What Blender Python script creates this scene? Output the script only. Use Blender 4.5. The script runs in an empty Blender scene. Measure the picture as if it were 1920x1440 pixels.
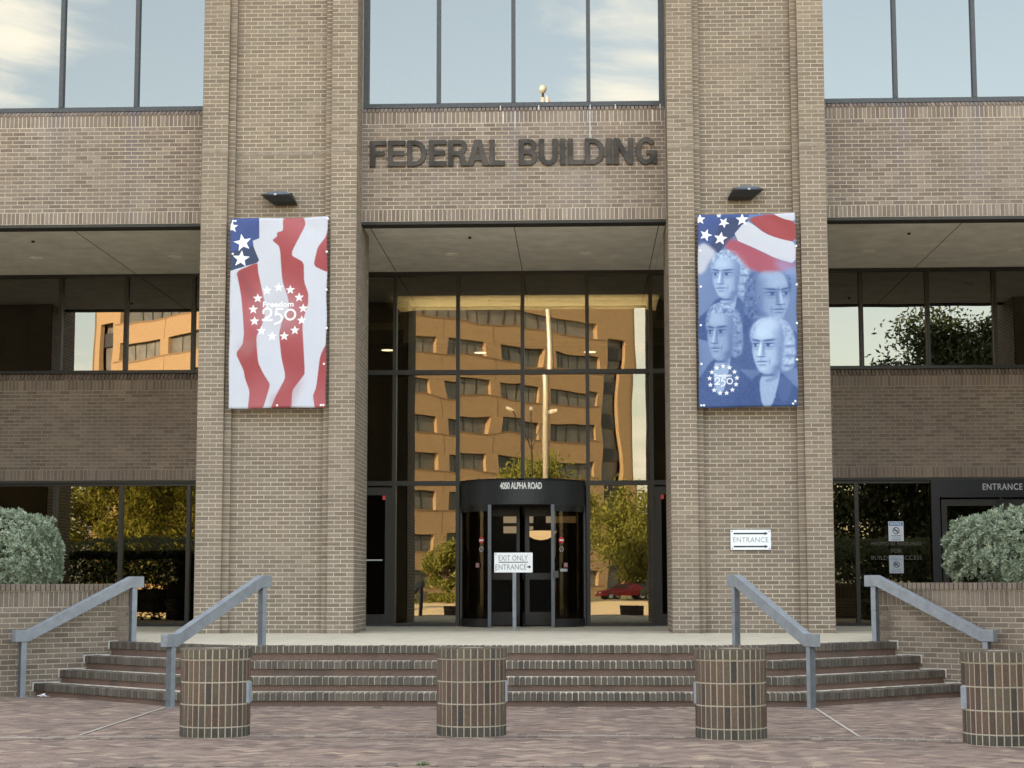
import bpy, math, random
import numpy as np
from mathutils import Vector, Matrix, noise as mnoise

random.seed(7)
rng = np.random.default_rng(7)
C = bpy.context.scene.collection
S = bpy.context.scene
R = math.radians

# ------------------------------------------------------------------ camera, sky, sun, exposure
cam = bpy.data.objects.new('camera', bpy.data.cameras.new('camera'))
C.objects.link(cam)
S.camera = cam
cam.data.sensor_width = 36.0
cam.data.lens = 3340.0 / 1920.0 * 36.0
cam.data.clip_end = 3000
_rw = np.array([[0.99925194, 0.03864378, -0.00148616],      # camera right in world terms: rows right, up, forward
                [0.00584615, -0.11295874, 0.99358248],
                [-0.03822791, 0.99284791, 0.11310016]])
_m = Matrix.Identity(4)
for i in range(3):
    _m[i][0], _m[i][1], _m[i][2] = _rw[0][i], _rw[1][i], -_rw[2][i]
_m[0][3], _m[1][3], _m[2][3] = 1.07, 0.0, 1.37
cam.matrix_world = _m

SUN_EL, SUN_AZ = R(20.5), R(-30)                      # azimuth from +Y (behind the building), negative towards -X
w = bpy.data.worlds.new('World')
S.world = w
w.use_nodes = True
nt = w.node_tree
nt.nodes.clear()
_out = nt.nodes.new('ShaderNodeOutputWorld')
_bg = nt.nodes.new('ShaderNodeBackground')
_sky = nt.nodes.new('ShaderNodeTexSky')
_sky.sky_type = 'NISHITA'
_sky.sun_disc = False
_sky.sun_elevation = SUN_EL
_sky.sun_rotation = SUN_AZ
_sky.altitude = 180
_sky.air_density = 1.0
_sky.dust_density = 2.5
_sky.ozone_density = 1.0
_bg.inputs['Strength'].default_value = 0.15
_tc = nt.nodes.new('ShaderNodeTexCoord')
_sep = nt.nodes.new('ShaderNodeSeparateXYZ')
nt.links.new(_tc.outputs['Generated'], _sep.inputs[0])
def _math(op, a, b=None, clamp=False):
    n = nt.nodes.new('ShaderNodeMath'); n.operation = op; n.use_clamp = clamp
    for i, v in enumerate((a, b)):
        if v is None: continue
        if isinstance(v, (int, float)): n.inputs[i].default_value = v
        else: nt.links.new(v, n.inputs[i])
    return n.outputs[0]
_zz = _math('ADD', _math('MAXIMUM', _sep.outputs[2], 0.0), 0.09)
_cb = nt.nodes.new('ShaderNodeCombineXYZ')
nt.links.new(_math('DIVIDE', _sep.outputs[0], _zz), _cb.inputs[0])
nt.links.new(_math('DIVIDE', _sep.outputs[1], _zz), _cb.inputs[1])
_cb.inputs[2].default_value = 3.7
_ns = nt.nodes.new('ShaderNodeTexNoise')
_ns.inputs['Scale'].default_value = 1.5
_ns.inputs['Detail'].default_value = 7
_ns.inputs['Roughness'].default_value = 0.58
_ns.inputs['Distortion'].default_value = 0.6
nt.links.new(_cb.outputs[0], _ns.inputs['Vector'])
_mr = nt.nodes.new('ShaderNodeMapRange')
_mr.interpolation_type = 'SMOOTHSTEP'
_mr.inputs['From Min'].default_value = 0.53
_mr.inputs['From Max'].default_value = 0.74
_az = _math('DIVIDE', _sep.outputs[0], _math('MAXIMUM', _math('MULTIPLY', _sep.outputs[1], -1.0), 0.05))
def _lobe(c, wd, k):                               # a bank of cloud round one bearing
    return _math('MULTIPLY', _math('EXPONENT', _math('MULTIPLY', _math('POWER', _math('ABSOLUTE', _math('DIVIDE', _math('SUBTRACT', _az, c), wd)), 2.0), -1.0)), k)
_cv = _math('ADD', _math('ADD', _math('SUBTRACT', _ns.outputs[0], 0.05), _lobe(-0.335, 0.045, 0.19)), _lobe(0.03, 0.05, 0.15))
nt.links.new(_cv, _mr.inputs['Value'])
_mx = nt.nodes.new('ShaderNodeMix'); _mx.data_type = 'RGBA'
nt.links.new(_mr.outputs[0], _mx.inputs['Factor'])
_bl = nt.nodes.new('ShaderNodeMix'); _bl.data_type = 'RGBA'; _bl.blend_type = 'MULTIPLY'
_bl.inputs['Factor'].default_value = 1.0
nt.links.new(_sky.outputs[0], _bl.inputs['A'])
_bl.inputs['B'].default_value = (1.18, 1.0, 0.80, 1)
_vl = nt.nodes.new('ShaderNodeMix'); _vl.data_type = 'RGBA'          # thin high haze
_vl.inputs['Factor'].default_value = 0.28
nt.links.new(_bl.outputs['Result'], _vl.inputs['A'])
_vl.inputs['B'].default_value = (3.6, 3.5, 3.3, 1)
nt.links.new(_vl.outputs['Result'], _mx.inputs['A'])
_mx.inputs['B'].default_value = (5.6, 5.15, 4.3, 1)
nt.links.new(_mx.outputs['Result'], _bg.inputs['Color'])
nt.links.new(_bg.outputs[0], _out.inputs['Surface'])

sl = bpy.data.lights.new('sun', 'SUN')
sl.energy = 4.8
sl.angle = R(0.5)
sl.color = (1.0, 0.80, 0.56)
sun = bpy.data.objects.new('sun', sl)
C.objects.link(sun)
_sd = Vector((math.sin(SUN_AZ) * math.cos(SUN_EL), math.cos(SUN_AZ) * math.cos(SUN_EL), math.sin(SUN_EL)))
sun.rotation_euler = _sd.to_track_quat('Z', 'Y').to_euler()

S.view_settings.view_transform = 'Standard'
S.view_settings.look = 'None'
S.view_settings.gamma = 1
S.view_settings.use_curve_mapping = False
S.view_settings.exposure = 2.6
S.render.engine = 'CYCLES'
S.cycles.max_bounces = 8
S.cycles.transparent_max_bounces = 12
S.cycles.use_denoising = True

# ------------------------------------------------------------------ mesh helpers
class MB:
    def __init__(self):
        self.v, self.f = [], []
    def add(self, vs, fs):
        o = len(self.v)
        self.v.extend(vs)
        self.f.extend([tuple(i + o for i in f) for f in fs])
        return self
    def box(self, x0, x1, y0, y1, z0, z1):
        return self.add([(x0, y0, z0), (x1, y0, z0), (x1, y1, z0), (x0, y1, z0), (x0, y0, z1), (x1, y0, z1), (x1, y1, z1), (x0, y1, z1)],
                        [(0, 3, 2, 1), (4, 5, 6, 7), (0, 1, 5, 4), (1, 2, 6, 5), (2, 3, 7, 6), (3, 0, 4, 7)])
    def fbox(self, O, U, V, N, u0, u1, v0, v1, n0, n1, ch=0.0):
        """box in a frame (U, V, outward N); n1 is the outer face; ch chamfers the outer face's edges"""
        O, U, V, N = Vector(O), Vector(U), Vector(V), Vector(N)
        P = lambda u, v, n: tuple(O + U * u + V * v + N * n)
        if ch <= 0:
            vs = [P(u0, v0, n0), P(u1, v0, n0), P(u1, v1, n0), P(u0, v1, n0), P(u0, v0, n1), P(u1, v0, n1), P(u1, v1, n1), P(u0, v1, n1)]
            return self.add(vs, [(4, 5, 6, 7), (0, 1, 5, 4), (1, 2, 6, 5), (2, 3, 7, 6), (3, 0, 4, 7)])
        vs = [P(u0, v0, n0), P(u1, v0, n0), P(u1, v1, n0), P(u0, v1, n0),
              P(u0, v0, n1 - ch), P(u1, v0, n1 - ch), P(u1, v1, n1 - ch), P(u0, v1, n1 - ch),
              P(u0 + ch, v0 + ch, n1), P(u1 - ch, v0 + ch, n1), P(u1 - ch, v1 - ch, n1), P(u0 + ch, v1 - ch, n1)]
        return self.add(vs, [(0, 1, 5, 4), (1, 2, 6, 5), (2, 3, 7, 6), (3, 0, 4, 7), (4, 5, 9, 8), (5, 6, 10, 9), (6, 7, 11, 10), (7, 4, 8, 11), (8, 9, 10, 11)])
    def prism(self, pts, z0, z1):
        n = len(pts)
        a = sum(pts[i][0] * pts[(i + 1) % n][1] - pts[(i + 1) % n][0] * pts[i][1] for i in range(n))
        if a < 0: pts = pts[::-1]
        return self.add([(x, y, z0) for x, y in pts] + [(x, y, z1) for x, y in pts],
                        [tuple(range(n - 1, -1, -1)), tuple(range(n, 2 * n))] + [(i, (i + 1) % n, n + (i + 1) % n, n + i) for i in range(n)])
    def tube(self, p0, p1, r0, r1, n=10, cap=True):
        p0, p1 = Vector(p0), Vector(p1)
        d = (p1 - p0).normalized()
        a = d.orthogonal().normalized(); b = d.cross(a)
        vs = []
        for p, r in ((p0, r0), (p1, r1)):
            for i in range(n):
                t = 2 * math.pi * i / n
                vs.append(tuple(p + (a * math.cos(t) + b * math.sin(t)) * r))
        fs = [(i, (i + 1) % n, n + (i + 1) % n, n + i) for i in range(n)]
        if cap: fs += [tuple(range(n - 1, -1, -1)), tuple(range(n, 2 * n))]
        return self.add(vs, fs)
    def lathe(self, prof, cx, cy, n=24):
        vs = []
        for r, z in prof:
            for i in range(n):
                t = 2 * math.pi * i / n
                vs.append((cx + r * math.cos(t), cy + r * math.sin(t), z))
        fs = []
        for k in range(len(prof) - 1):
            for i in range(n):
                fs.append((k * n + i, k * n + (i + 1) % n, (k + 1) * n + (i + 1) % n, (k + 1) * n + i))
        fs.append(tuple(range(n - 1, -1, -1))); fs.append(tuple(range((len(prof) - 1) * n, len(prof) * n)))
        return self.add(vs, fs)
    def mesh(self, name, m, smooth=False):
        me = bpy.data.meshes.new(name)
        me.from_pydata(self.v, [], self.f)
        if m: me.materials.append(m)
        if smooth: me.polygons.foreach_set('use_smooth', [True] * len(me.polygons))
        me.update()
        return me

def link(name, me, parent=None, loc=(0, 0, 0)):
    o = bpy.data.objects.new(name, me)
    C.objects.link(o)
    if parent is not None: o.parent = parent
    o.location = loc
    return o
def obj(name, mb, m, parent=None, loc=(0, 0, 0), smooth=False):
    return link(name, mb.mesh(name, m, smooth), parent, loc)
def tag(o, label=None, cat=None, group=None, kind=None):
    for k, v in (('label', label), ('category', cat), ('group', group), ('kind', kind)):
        if v: o[k] = v
    return o
def thing(name, label, cat, loc=(0, 0, 0), group=None, rz=0):
    o = bpy.data.objects.new(name, None)
    C.objects.link(o); o.location = loc; o.rotation_euler = (0, 0, rz)
    o.empty_display_size = 0.3
    return tag(o, label, cat, group)
def copy_tree(o, parent=None):
    c = o.copy(); C.objects.link(c)
    if parent is not None: c.parent = parent
    for ch in list(o.children): copy_tree(ch, c)
    return c

def text2d(s, height, bold=0.0, spacing=1.0, narrow=1.0, center=True):
    """flat lettering: (verts2d, faces) with cap height `height`, centred on x"""
    cu = bpy.data.curves.new('t', 'FONT')
    cu.body = s; cu.size = 1.0; cu.offset = bold; cu.space_character = spacing
    cu.resolution_u = 4
    o = bpy.data.objects.new('t', cu); C.objects.link(o)
    dg = bpy.context.evaluated_depsgraph_get(); dg.update()
    me = bpy.data.meshes.new_from_object(o.evaluated_get(dg))
    v = np.array([(p.co.x, p.co.y) for p in me.vertices])
    f = [tuple(p.vertices) for p in me.polygons]
    bpy.data.objects.remove(o); bpy.data.meshes.remove(me)
    v[:, 1] -= v[:, 1].min()
    k = height / v[:, 1].max()
    v *= k; v[:, 0] *= narrow
    v[:, 0] -= (v[:, 0].min() + v[:, 0].max()) / 2 if center else v[:, 0].min()
    return v, f
def text_mb(s, cx, y, z, height, bold=0.0, spacing=1.0, width=None):
    """lettering standing in the plane Y = y, facing -Y, bottom of the capitals at z"""
    v, f = text2d(s, height, bold, spacing)
    if width: v[:, 0] *= width / (v[:, 0].max() - v[:, 0].min())
    mb = MB()
    return mb.add([(cx + a, y, z + b) for a, b in v], f)

# ------------------------------------------------------------------ materials
def nodes(name):
    m = bpy.data.materials.new(name); m.use_nodes = True
    t = m.node_tree
    return m, t, t.nodes['Principled BSDF']
def N(t, kind, **kw):
    n = t.nodes.new(kind)
    for k, v in kw.items():
        if k in n.inputs: n.inputs[k].default_value = v
        else: setattr(n, k, v)
    return n
def ramp(t, src, stops):
    r = t.nodes.new('ShaderNodeValToRGB')
    e = r.color_ramp.elements
    while len(e) < len(stops): e.new(0.5)
    for i, (p, c) in enumerate(stops):
        e[i].position = p; e[i].color = (*c, 1)
    t.links.new(src, r.inputs[0])
    return r.outputs[0]
def mixc(t, fac, a, b, blend='MIX'):
    n = t.nodes.new('ShaderNodeMix'); n.data_type = 'RGBA'; n.blend_type = blend
    for key, v in (('Factor', fac), ('A', a), ('B', b)):
        s = n.inputs[key] if key == 'Factor' else [i for i in n.inputs if i.name == key and i.type == 'RGBA'][0]
        if isinstance(v, (int, float)): s.default_value = v
        elif isinstance(v, tuple): s.default_value = (*v[:3], 1)
        else: t.links.new(v, s)
    return [o for o in n.outputs if o.type == 'RGBA'][0]
def mathn(t, op, a, b=None):
    n = t.nodes.new('ShaderNodeMath'); n.operation = op
    for i, v in enumerate((a, b)):
        if v is None: continue
        if isinstance(v, (int, float)): n.inputs[i].default_value = v
        else: t.links.new(v, n.inputs[i])
    return n.outputs[0]
def position(t):
    return t.nodes.new('ShaderNodeNewGeometry').outputs['Position']
def noise(t, vec, scale, detail=3, rough=0.5, stretch=None):
    if stretch:
        mp = t.nodes.new('ShaderNodeMapping'); mp.inputs['Scale'].default_value = stretch
        t.links.new(vec, mp.inputs[0]); vec = mp.outputs[0]
    n = t.nodes.new('ShaderNodeTexNoise')
    n.inputs['Scale'].default_value = scale; n.inputs['Detail'].default_value = detail; n.inputs['Roughness'].default_value = rough
    t.links.new(vec, n.inputs['Vector'])
    return n.outputs['Fac']
def bump(t, bsdf, h, strength=0.3, dist=0.01):
    b = t.nodes.new('ShaderNodeBump'); b.inputs['Strength'].default_value = strength; b.inputs['Distance'].default_value = dist
    t.links.new(h, b.inputs['Height']); t.links.new(b.outputs[0], bsdf.inputs['Normal'])

def mat_plain(name, col, rough=0.6, metal=0.0, var=0.12, nscale=8.0, bumps=0.0, spec=0.5):
    m, t, b = nodes(name)
    n = noise(t, position(t), nscale, 4, 0.6)
    c0 = tuple(c * (1 - var) for c in col); c1 = tuple(min(1, c * (1 + var)) for c in col)
    t.links.new(ramp(t, n, [(0.3, c0), (0.7, c1)]), b.inputs['Base Color'])
    b.inputs['Roughness'].default_value = rough; b.inputs['Metallic'].default_value = metal
    b.inputs['Specular IOR Level'].default_value = spec
    if bumps: bump(t, b, noise(t, position(t), nscale * 12, 3), bumps, 0.004)
    return m
def mat_brick(name, stops, rough=0.85, stain=0.0, stain_col=(0.1, 0.085, 0.08), runs=0.0):
    """each brick its own tone (random per island or per object), speckle, soft weather stains"""
    m, t, b = nodes(name)
    gi = t.nodes.new('ShaderNodeNewGeometry')
    oi = t.nodes.new('ShaderNodeObjectInfo')
    r = mathn(t, 'FRACT', mathn(t, 'ADD', gi.outputs['Random Per Island'], mathn(t, 'MULTIPLY', oi.outputs['Random'], 7.3)))
    col = ramp(t, r, stops)
    pos = gi.outputs['Position']
    sp = noise(t, pos, 55, 4, 0.65)
    col = mixc(t, 1.0, col, ramp(t, sp, [(0.25, (0.72, 0.72, 0.72)), (0.75, (1.25, 1.24, 1.22))]), 'MULTIPLY')
    big = noise(t, pos, 0.9, 4, 0.6)
    col = mixc(t, 1.0, col, ramp(t, big, [(0.3, (0.88, 0.88, 0.9)), (0.7, (1.1, 1.09, 1.06))]), 'MULTIPLY')
    if stain:
        s = noise(t, pos, 1.0, 4, 0.6, (1.6, 1.6, 0.22))
        mk = mathn(t, 'MULTIPLY', ramp(t, s, [(0.52, (0, 0, 0)), (0.70, (1, 1, 1))]), stain)
        col = mixc(t, mk, col, stain_col)
    if runs:                                       # water runs below each window mullion, fading downwards
        sx = t.nodes.new('ShaderNodeSeparateXYZ'); t.links.new(pos, sx.inputs[0])
        dist = mathn(t, 'ABSOLUTE', mathn(t, 'SUBTRACT', mathn(t, 'FRACT', mathn(t, 'ADD', mathn(t, 'DIVIDE', mathn(t, 'ADD', sx.outputs[0], 125.5), 1.255), 0.5)), 0.5))
        wob = mathn(t, 'MULTIPLY', noise(t, pos, 2.2, 4, 0.65), 0.22)
        near_ = ramp(t, mathn(t, 'ADD', dist, wob), [(0.12, (1, 1, 1)), (0.26, (0, 0, 0))])
        hz = ramp(t, mathn(t, 'DIVIDE', mathn(t, 'SUBTRACT', sx.outputs[2], 7.0), 2.3), [(0.1, (0.15, 0.15, 0.15)), (0.8, (1, 1, 1))])
        col = mixc(t, mathn(t, 'MULTIPLY', mathn(t, 'MULTIPLY', near_, hz), runs), col, (0.17, 0.145, 0.15))
    t.links.new(col, b.inputs['Base Color'])
    b.inputs['Roughness'].default_value = rough
    b.inputs['Specular IOR Level'].default_value = 0.25
    bump(t, b, sp, 0.5, 0.003)
    return m
def mat_mortar(name, col):
    m, t, b = nodes(name)
    pos = position(t)
    n = noise(t, pos, 30, 4, 0.7); g = noise(t, pos, 0.8, 4, 0.6)
    c = ramp(t, n, [(0.25, tuple(x * 0.82 for x in col)), (0.75, tuple(x * 1.1 for x in col))])
    c = mixc(t, 1.0, c, ramp(t, g, [(0.3, (0.8, 0.8, 0.8)), (0.65, (1.08, 1.08, 1.06))]), 'MULTIPLY')
    t.links.new(c, b.inputs['Base Color'])
    b.inputs['Roughness'].default_value = 0.95; b.inputs['Specular IOR Level'].default_value = 0.1
    return m
def mat_glass(name, refl, fac, through, wave=1.0, seed=0.0):
    """reflective tinted plate glass: mirror lobe mixed with a dark tinted view through; gently wavy"""
    m, t, b = nodes(name)
    t.nodes.remove(b)
    out = t.nodes['Material Output']
    g = t.nodes.new('ShaderNodeBsdfGlossy'); g.inputs['Roughness'].default_value = 0.0
    g.inputs['Color'].default_value = (*refl, 1)
    tr = t.nodes.new('ShaderNodeBsdfTransparent'); tr.inputs['Color'].default_value = (*through, 1)
    mx = t.nodes.new('ShaderNodeMixShader'); mx.inputs[0].default_value = fac
    t.links.new(tr.outputs[0], mx.inputs[1]); t.links.new(g.outputs[0], mx.inputs[2]); t.links.new(mx.outputs[0], out.inputs['Surface'])
    oi = t.nodes.new('ShaderNodeObjectInfo')
    n = t.nodes.new('ShaderNodeTexNoise'); n.noise_dimensions = '4D'
    n.inputs['Scale'].default_value = 0.95; n.inputs['Detail'].default_value = 1.0
    mp = t.nodes.new('ShaderNodeMapping'); mp.inputs['Scale'].default_value = (1.0, 1.0, 0.7)
    t.links.new(position(t), mp.inputs[0]); t.links.new(mp.outputs[0], n.inputs['Vector'])
    t.links.new(mathn(t, 'MULTIPLY', oi.outputs['Random'], 40.0), n.inputs['W'])
    bp = t.nodes.new('ShaderNodeBump'); bp.inputs['Strength'].default_value = 1.0; bp.inputs['Distance'].default_value = 0.0026 * wave
    t.links.new(n.outputs['Fac'], bp.inputs['Height']); t.links.new(bp.outputs[0], g.inputs['Normal'])
    return m
def mat_emit(name, col, strength):
    m, t, b = nodes(name)
    b.inputs['Base Color'].default_value = (0.8, 0.8, 0.8, 1)
    b.inputs['Emission Color'].default_value = (*col, 1); b.inputs['Emission Strength'].default_value = strength
    return m
def mat_leaf(name, c0, c1, trans=0.25):
    m, t, b = nodes(name)
    gi = t.nodes.new('ShaderNodeNewGeometry')
    n = noise(t, gi.outputs['Position'], 1.6, 3)
    r = mathn(t, 'ADD', mathn(t, 'MULTIPLY', gi.outputs['Random Per Island'], 0.6), mathn(t, 'MULTIPLY', n, 0.4))
    col = ramp(t, r, [(0.1, c0), (0.9, c1)])
    t.links.new(col, b.inputs['Base Color'])
    b.inputs['Roughness'].default_value = 0.6
    tl = t.nodes.new('ShaderNodeBsdfTranslucent'); t.links.new(col, tl.inputs['Color'])
    mx = t.nodes.new('ShaderNodeMixShader'); mx.inputs[0].default_value = trans
    out = t.nodes['Material Output']
    t.links.new(b.outputs[0], mx.inputs[1]); t.links.new(tl.outputs[0], mx.inputs[2]); t.links.new(mx.outputs[0], out.inputs['Surface'])
    return m

M = {}
M['pier_brick'] = mat_brick('pier_brick', [(0.0, (0.188, 0.150, 0.118)), (0.3, (0.216, 0.174, 0.138)), (0.75, (0.236, 0.192, 0.153)), (1.0, (0.268, 0.221, 0.179))], stain=0.3, stain_col=(0.18, 0.150, 0.128))
M['spandrel_brick'] = mat_brick('spandrel_brick', [(0.0, (0.17, 0.132, 0.111)), (0.4, (0.205, 0.163, 0.138)), (0.8, (0.232, 0.187, 0.159)), (1.0, (0.28, 0.23, 0.197))], stain=0.55, stain_col=(0.26, 0.22, 0.20), runs=0.75)
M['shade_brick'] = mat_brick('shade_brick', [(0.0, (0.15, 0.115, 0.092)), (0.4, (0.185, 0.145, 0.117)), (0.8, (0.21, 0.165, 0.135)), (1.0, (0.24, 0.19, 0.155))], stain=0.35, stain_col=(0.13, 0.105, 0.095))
M['mortar'] = mat_mortar('mortar', (0.58, 0.52, 0.425))
M['mortar_dim'] = mat_mortar('mortar_dim', (0.42, 0.37, 0.305))
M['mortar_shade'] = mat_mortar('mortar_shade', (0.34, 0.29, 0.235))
M['planter_brick'] = mat_brick('planter_brick', [(0.0, (0.14, 0.112, 0.09)), (0.5, (0.185, 0.149, 0.12)), (1.0, (0.225, 0.182, 0.146))], stain=0.35)
M['bollard_brick'] = mat_brick('bollard_brick', [(0.0, (0.052, 0.046, 0.041)), (0.2, (0.088, 0.060, 0.048)), (0.45, (0.112, 0.073, 0.056)), (0.75, (0.125, 0.09, 0.066)), (1.0, (0.085, 0.073, 0.06))], stain=0.3, stain_col=(0.085, 0.075, 0.066))
M['bollard_cap'] = mat_brick('bollard_cap', [(0.0, (0.072, 0.062, 0.05)), (0.5, (0.098, 0.082, 0.063)), (1.0, (0.122, 0.10, 0.075))])
M['bollard_base'] = mat_brick('bollard_base', [(0.0, (0.052, 0.05, 0.043)), (1.0, (0.08, 0.072, 0.06))])
M['step_brick'] = mat_brick('step_brick', [(0.0, (0.073, 0.064, 0.055)), (0.5, (0.098, 0.085, 0.073)), (1.0, (0.13, 0.112, 0.094))], stain=0.3)
M['riser'] = mat_brick('riser', [(0.0, (0.135, 0.094, 0.08)), (1.0, (0.165, 0.115, 0.097))], stain=0.7, stain_col=(0.07, 0.06, 0.055))
M['paver'] = mat_brick('paver', [(0.0, (0.13, 0.098, 0.086)), (0.15, (0.18, 0.132, 0.113)), (0.6, (0.222, 0.165, 0.139)), (0.9, (0.26, 0.198, 0.162)), (1.0, (0.335, 0.262, 0.2))], rough=0.8)
M['paver_joint'] = mat_mortar('paver_joint', (0.30, 0.255, 0.22))
M['concrete'] = mat_plain('concrete', (0.52, 0.465, 0.36), 0.9, 0, 0.16, 3.0, 0.3)
M['soffit'] = mat_plain('soffit', (0.80, 0.765, 0.69), 0.95, 0, 0.13, 2.2, 0.35)
M['joint'] = mat_plain('joint', (0.12, 0.11, 0.10), 0.9)
M['frame'] = mat_plain('frame', (0.019, 0.017, 0.015), 0.45, 0.2, 0.1)
M['frame_grey'] = mat_plain('frame_grey', (0.058, 0.063, 0.072), 0.5, 0.3, 0.15, 20)
M['lintel'] = mat_plain('lintel', (0.03, 0.027, 0.023), 0.7)
M['black_metal'] = mat_plain('black_metal', (0.010, 0.011, 0.014), 0.4, 0.2, 0.1)
M['drum'] = mat_plain('drum', (0.022, 0.025, 0.030), 0.5, 0.2, 0.08)
M['post_metal'] = mat_plain('post_metal', (0.09, 0.105, 0.13), 0.4, 0.4, 0.1)
M['bronze'] = mat_plain('bronze', (0.042, 0.036, 0.032), 0.45, 0.55, 0.6, 2.6)
M['rail_paint'] = mat_plain('rail_paint', (0.195, 0.215, 0.24), 0.5, 0.0, 0.16, 9, 0.12)
M['lamp_black'] = mat_plain('lamp_black', (0.012, 0.012, 0.013), 0.5)
M['lamp_lens'] = mat_plain('lamp_lens', (0.10, 0.13, 0.17), 0.08, 0.0, 0.1)
M['white'] = mat_plain('white', (0.80, 0.82, 0.85), 0.5, 0, 0.03)
M['ink'] = mat_plain('ink', (0.02, 0.03, 0.05), 0.6)
M['grey_ink'] = mat_plain('grey_ink', (0.22, 0.26, 0.29), 0.6)
M['notice_blue'] = mat_plain('notice_blue', (0.03, 0.16, 0.42), 0.5)
M['notice_paper'] = mat_plain('notice_paper', (0.62, 0.66, 0.74), 0.5, 0, 0.03)
M['red'] = mat_plain('red', (0.5, 0.03, 0.03), 0.5)
M['letter_white'] = mat_plain('letter_white', (0.8, 0.8, 0.8), 0.5)
M['letter_grey'] = mat_plain('letter_grey', (0.42, 0.43, 0.45), 0.4)
M['faint_letter'] = mat_plain('faint_letter', (0.10, 0.095, 0.085), 0.6)
M['glass_sky'] = mat_glass('glass_sky', (0.98, 1.0, 0.98), 0.205, (0.03, 0.035, 0.04), 0.25)
M['glass_bronze'] = mat_glass('glass_bronze', (1.0, 0.95, 0.82), 0.135, (0.50, 0.48, 0.42), 1.0)
M['glass_side'] = mat_glass('glass_side', (1.0, 0.96, 0.88), 0.18, (0.06, 0.05, 0.04), 0.6)
M['glass_dark'] = mat_glass('glass_dark', (1.0, 0.85, 0.6), 0.018, (0.5, 0.45, 0.36), 0.6)
M['soil'] = mat_plain('soil', (0.05, 0.035, 0.025), 1.0)
M['bark'] = mat_plain('bark', (0.07, 0.05, 0.035), 0.95, 0, 0.3, 10, 0.5)
M['sage_leaf'] = mat_leaf('sage_leaf', (0.125, 0.17, 0.10), (0.44, 0.50, 0.375), 0.2)
M['oak_leaf'] = mat_leaf('oak_leaf', (0.028, 0.045, 0.014), (0.06, 0.085, 0.025), 0.15)
M['lit_leaf'] = mat_leaf('lit_leaf', (0.13, 0.15, 0.026), (0.27, 0.275, 0.06), 0.35)
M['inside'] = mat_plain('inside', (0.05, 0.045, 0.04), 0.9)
M['inside_ceiling'] = mat_plain('inside_ceiling', (0.55, 0.5, 0.4), 0.9)
M['cove'] = mat_emit('cove', (1.0, 0.86, 0.55), 4.5)
M['bowl'] = mat_emit('bowl', (1.0, 0.62, 0.24), 0.12)
M['lit_disc'] = mat_emit('lit_disc', (1.0, 0.88, 0.7), 1.2)
M['roof'] = mat_plain('roof', (0.2, 0.19, 0.18), 0.9)

# ------------------------------------------------------------------ brick laying
BL, BC, J = 0.2085, 0.0677, 0.0130           # brick module length, course, joint
GZ = 0.65                                    # terrace level
INDIV = {'brick': [], 'soldier_brick': []}

def bond(L, odd, unit=BL):
    """running bond cells (u0, u1) over a length L, starting with a half brick on odd courses"""
    u, out = 0.0, []
    w_ = unit / 2 if odd else unit
    while u < L - 1e-4:
        e = min(L, u + w_)
        if L - e < 0.03: e = L
        out.append((u, e)); u = e; w_ = unit
    return out

def lay(mb, O, U, V, Nn, L, H, depth=0.02, unit=BL, course=BC, jit=0.0012, skip=None, first=0):
    rows = max(1, int(round(H / course))); ch = H / rows
    for r in range(rows):
        for a, b in bond(L, (r + first) % 2 == 1, unit):
            if skip and skip(r, a, b): continue
            j = random.uniform(-jit, jit)
            mb.fbox(O, U, V, Nn, a + J / 2, b - J / 2, r * ch + J / 2, (r + 1) * ch - J / 2, -depth, j)
def soldiers(L, z0, z1, pitch=0.0695):
    n = max(1, int(round(L / pitch))); p = L / n
    return [(i * p + J / 2, (i + 1) * p - J / 2) for i in range(n)]

X, Y, Z = (1, 0, 0), (0, 1, 0), (0, 0, 1)
NX, NY = (-1, 0, 0), (0, -1, 0)

# ================================================================== THE SETTING
def sheet(name, m, x0, x1, y0, y1, z, th=0.3):
    return tag(obj(name, MB().box(x0, x1, y0, y1, z - th, z), m), kind='structure')
M['lawn'] = mat_plain('lawn', (0.07, 0.11, 0.02), 0.9, 0, 0.35, 3.0, 0.5)
M['road'] = mat_plain('road', (0.70, 0.56, 0.33), 0.9, 0, 0.12, 0.6, 0.2)
M['earth'] = mat_plain('earth', (0.16, 0.17, 0.07), 0.95, 0, 0.3, 0.05)
sheet('ground', M['earth'], -900, 900, -900, 700, -0.06)
sheet('road', M['road'], -120, 120, -64, -13.0, -0.045, 0.01)
sheet('parking_lot', M['road'], -12, 60, -84, -64.0, -0.045, 0.01)
tag(obj('kerb', MB().box(-120, 120, -13.0, -12.8, -0.06, 0.03), M['concrete']), kind='structure')
tag(obj('kerb', MB().box(-120, -12, -64.3, -64.0, -0.06, 0.1), M['red']), kind='structure')
sheet('lawn', M['lawn'], -120, -12, -84, -64.3, 0.06, 0.1)
obj_plaza = sheet('plaza', M['paver_joint'], -16, 16, -12.8, 23.6, -0.006, 0.05)

# ---- pavers: 45 degree herringbone with circular header courses around the flagpole and a header row along the steps
PC = Vector((0.0, -6.0))                       # centre of the rings: the flagpole
PW, PL = 0.1015, 0.203
RING1, RING2 = 22.74, 20.02
def step_line(x):                              # front line of the lowest riser
    ax = abs(x)
    return 20.75 if ax < 3.70 else 20.75 + (ax - 3.70)
pv_all = []
c45 = math.sqrt(0.5)
def in_frame(x, y):
    X_, d = x - 1.07, y
    return d > 13 and -1120 * d / 3340 - 0.3 < X_ < 860 * d / 3340 + 0.3
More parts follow.
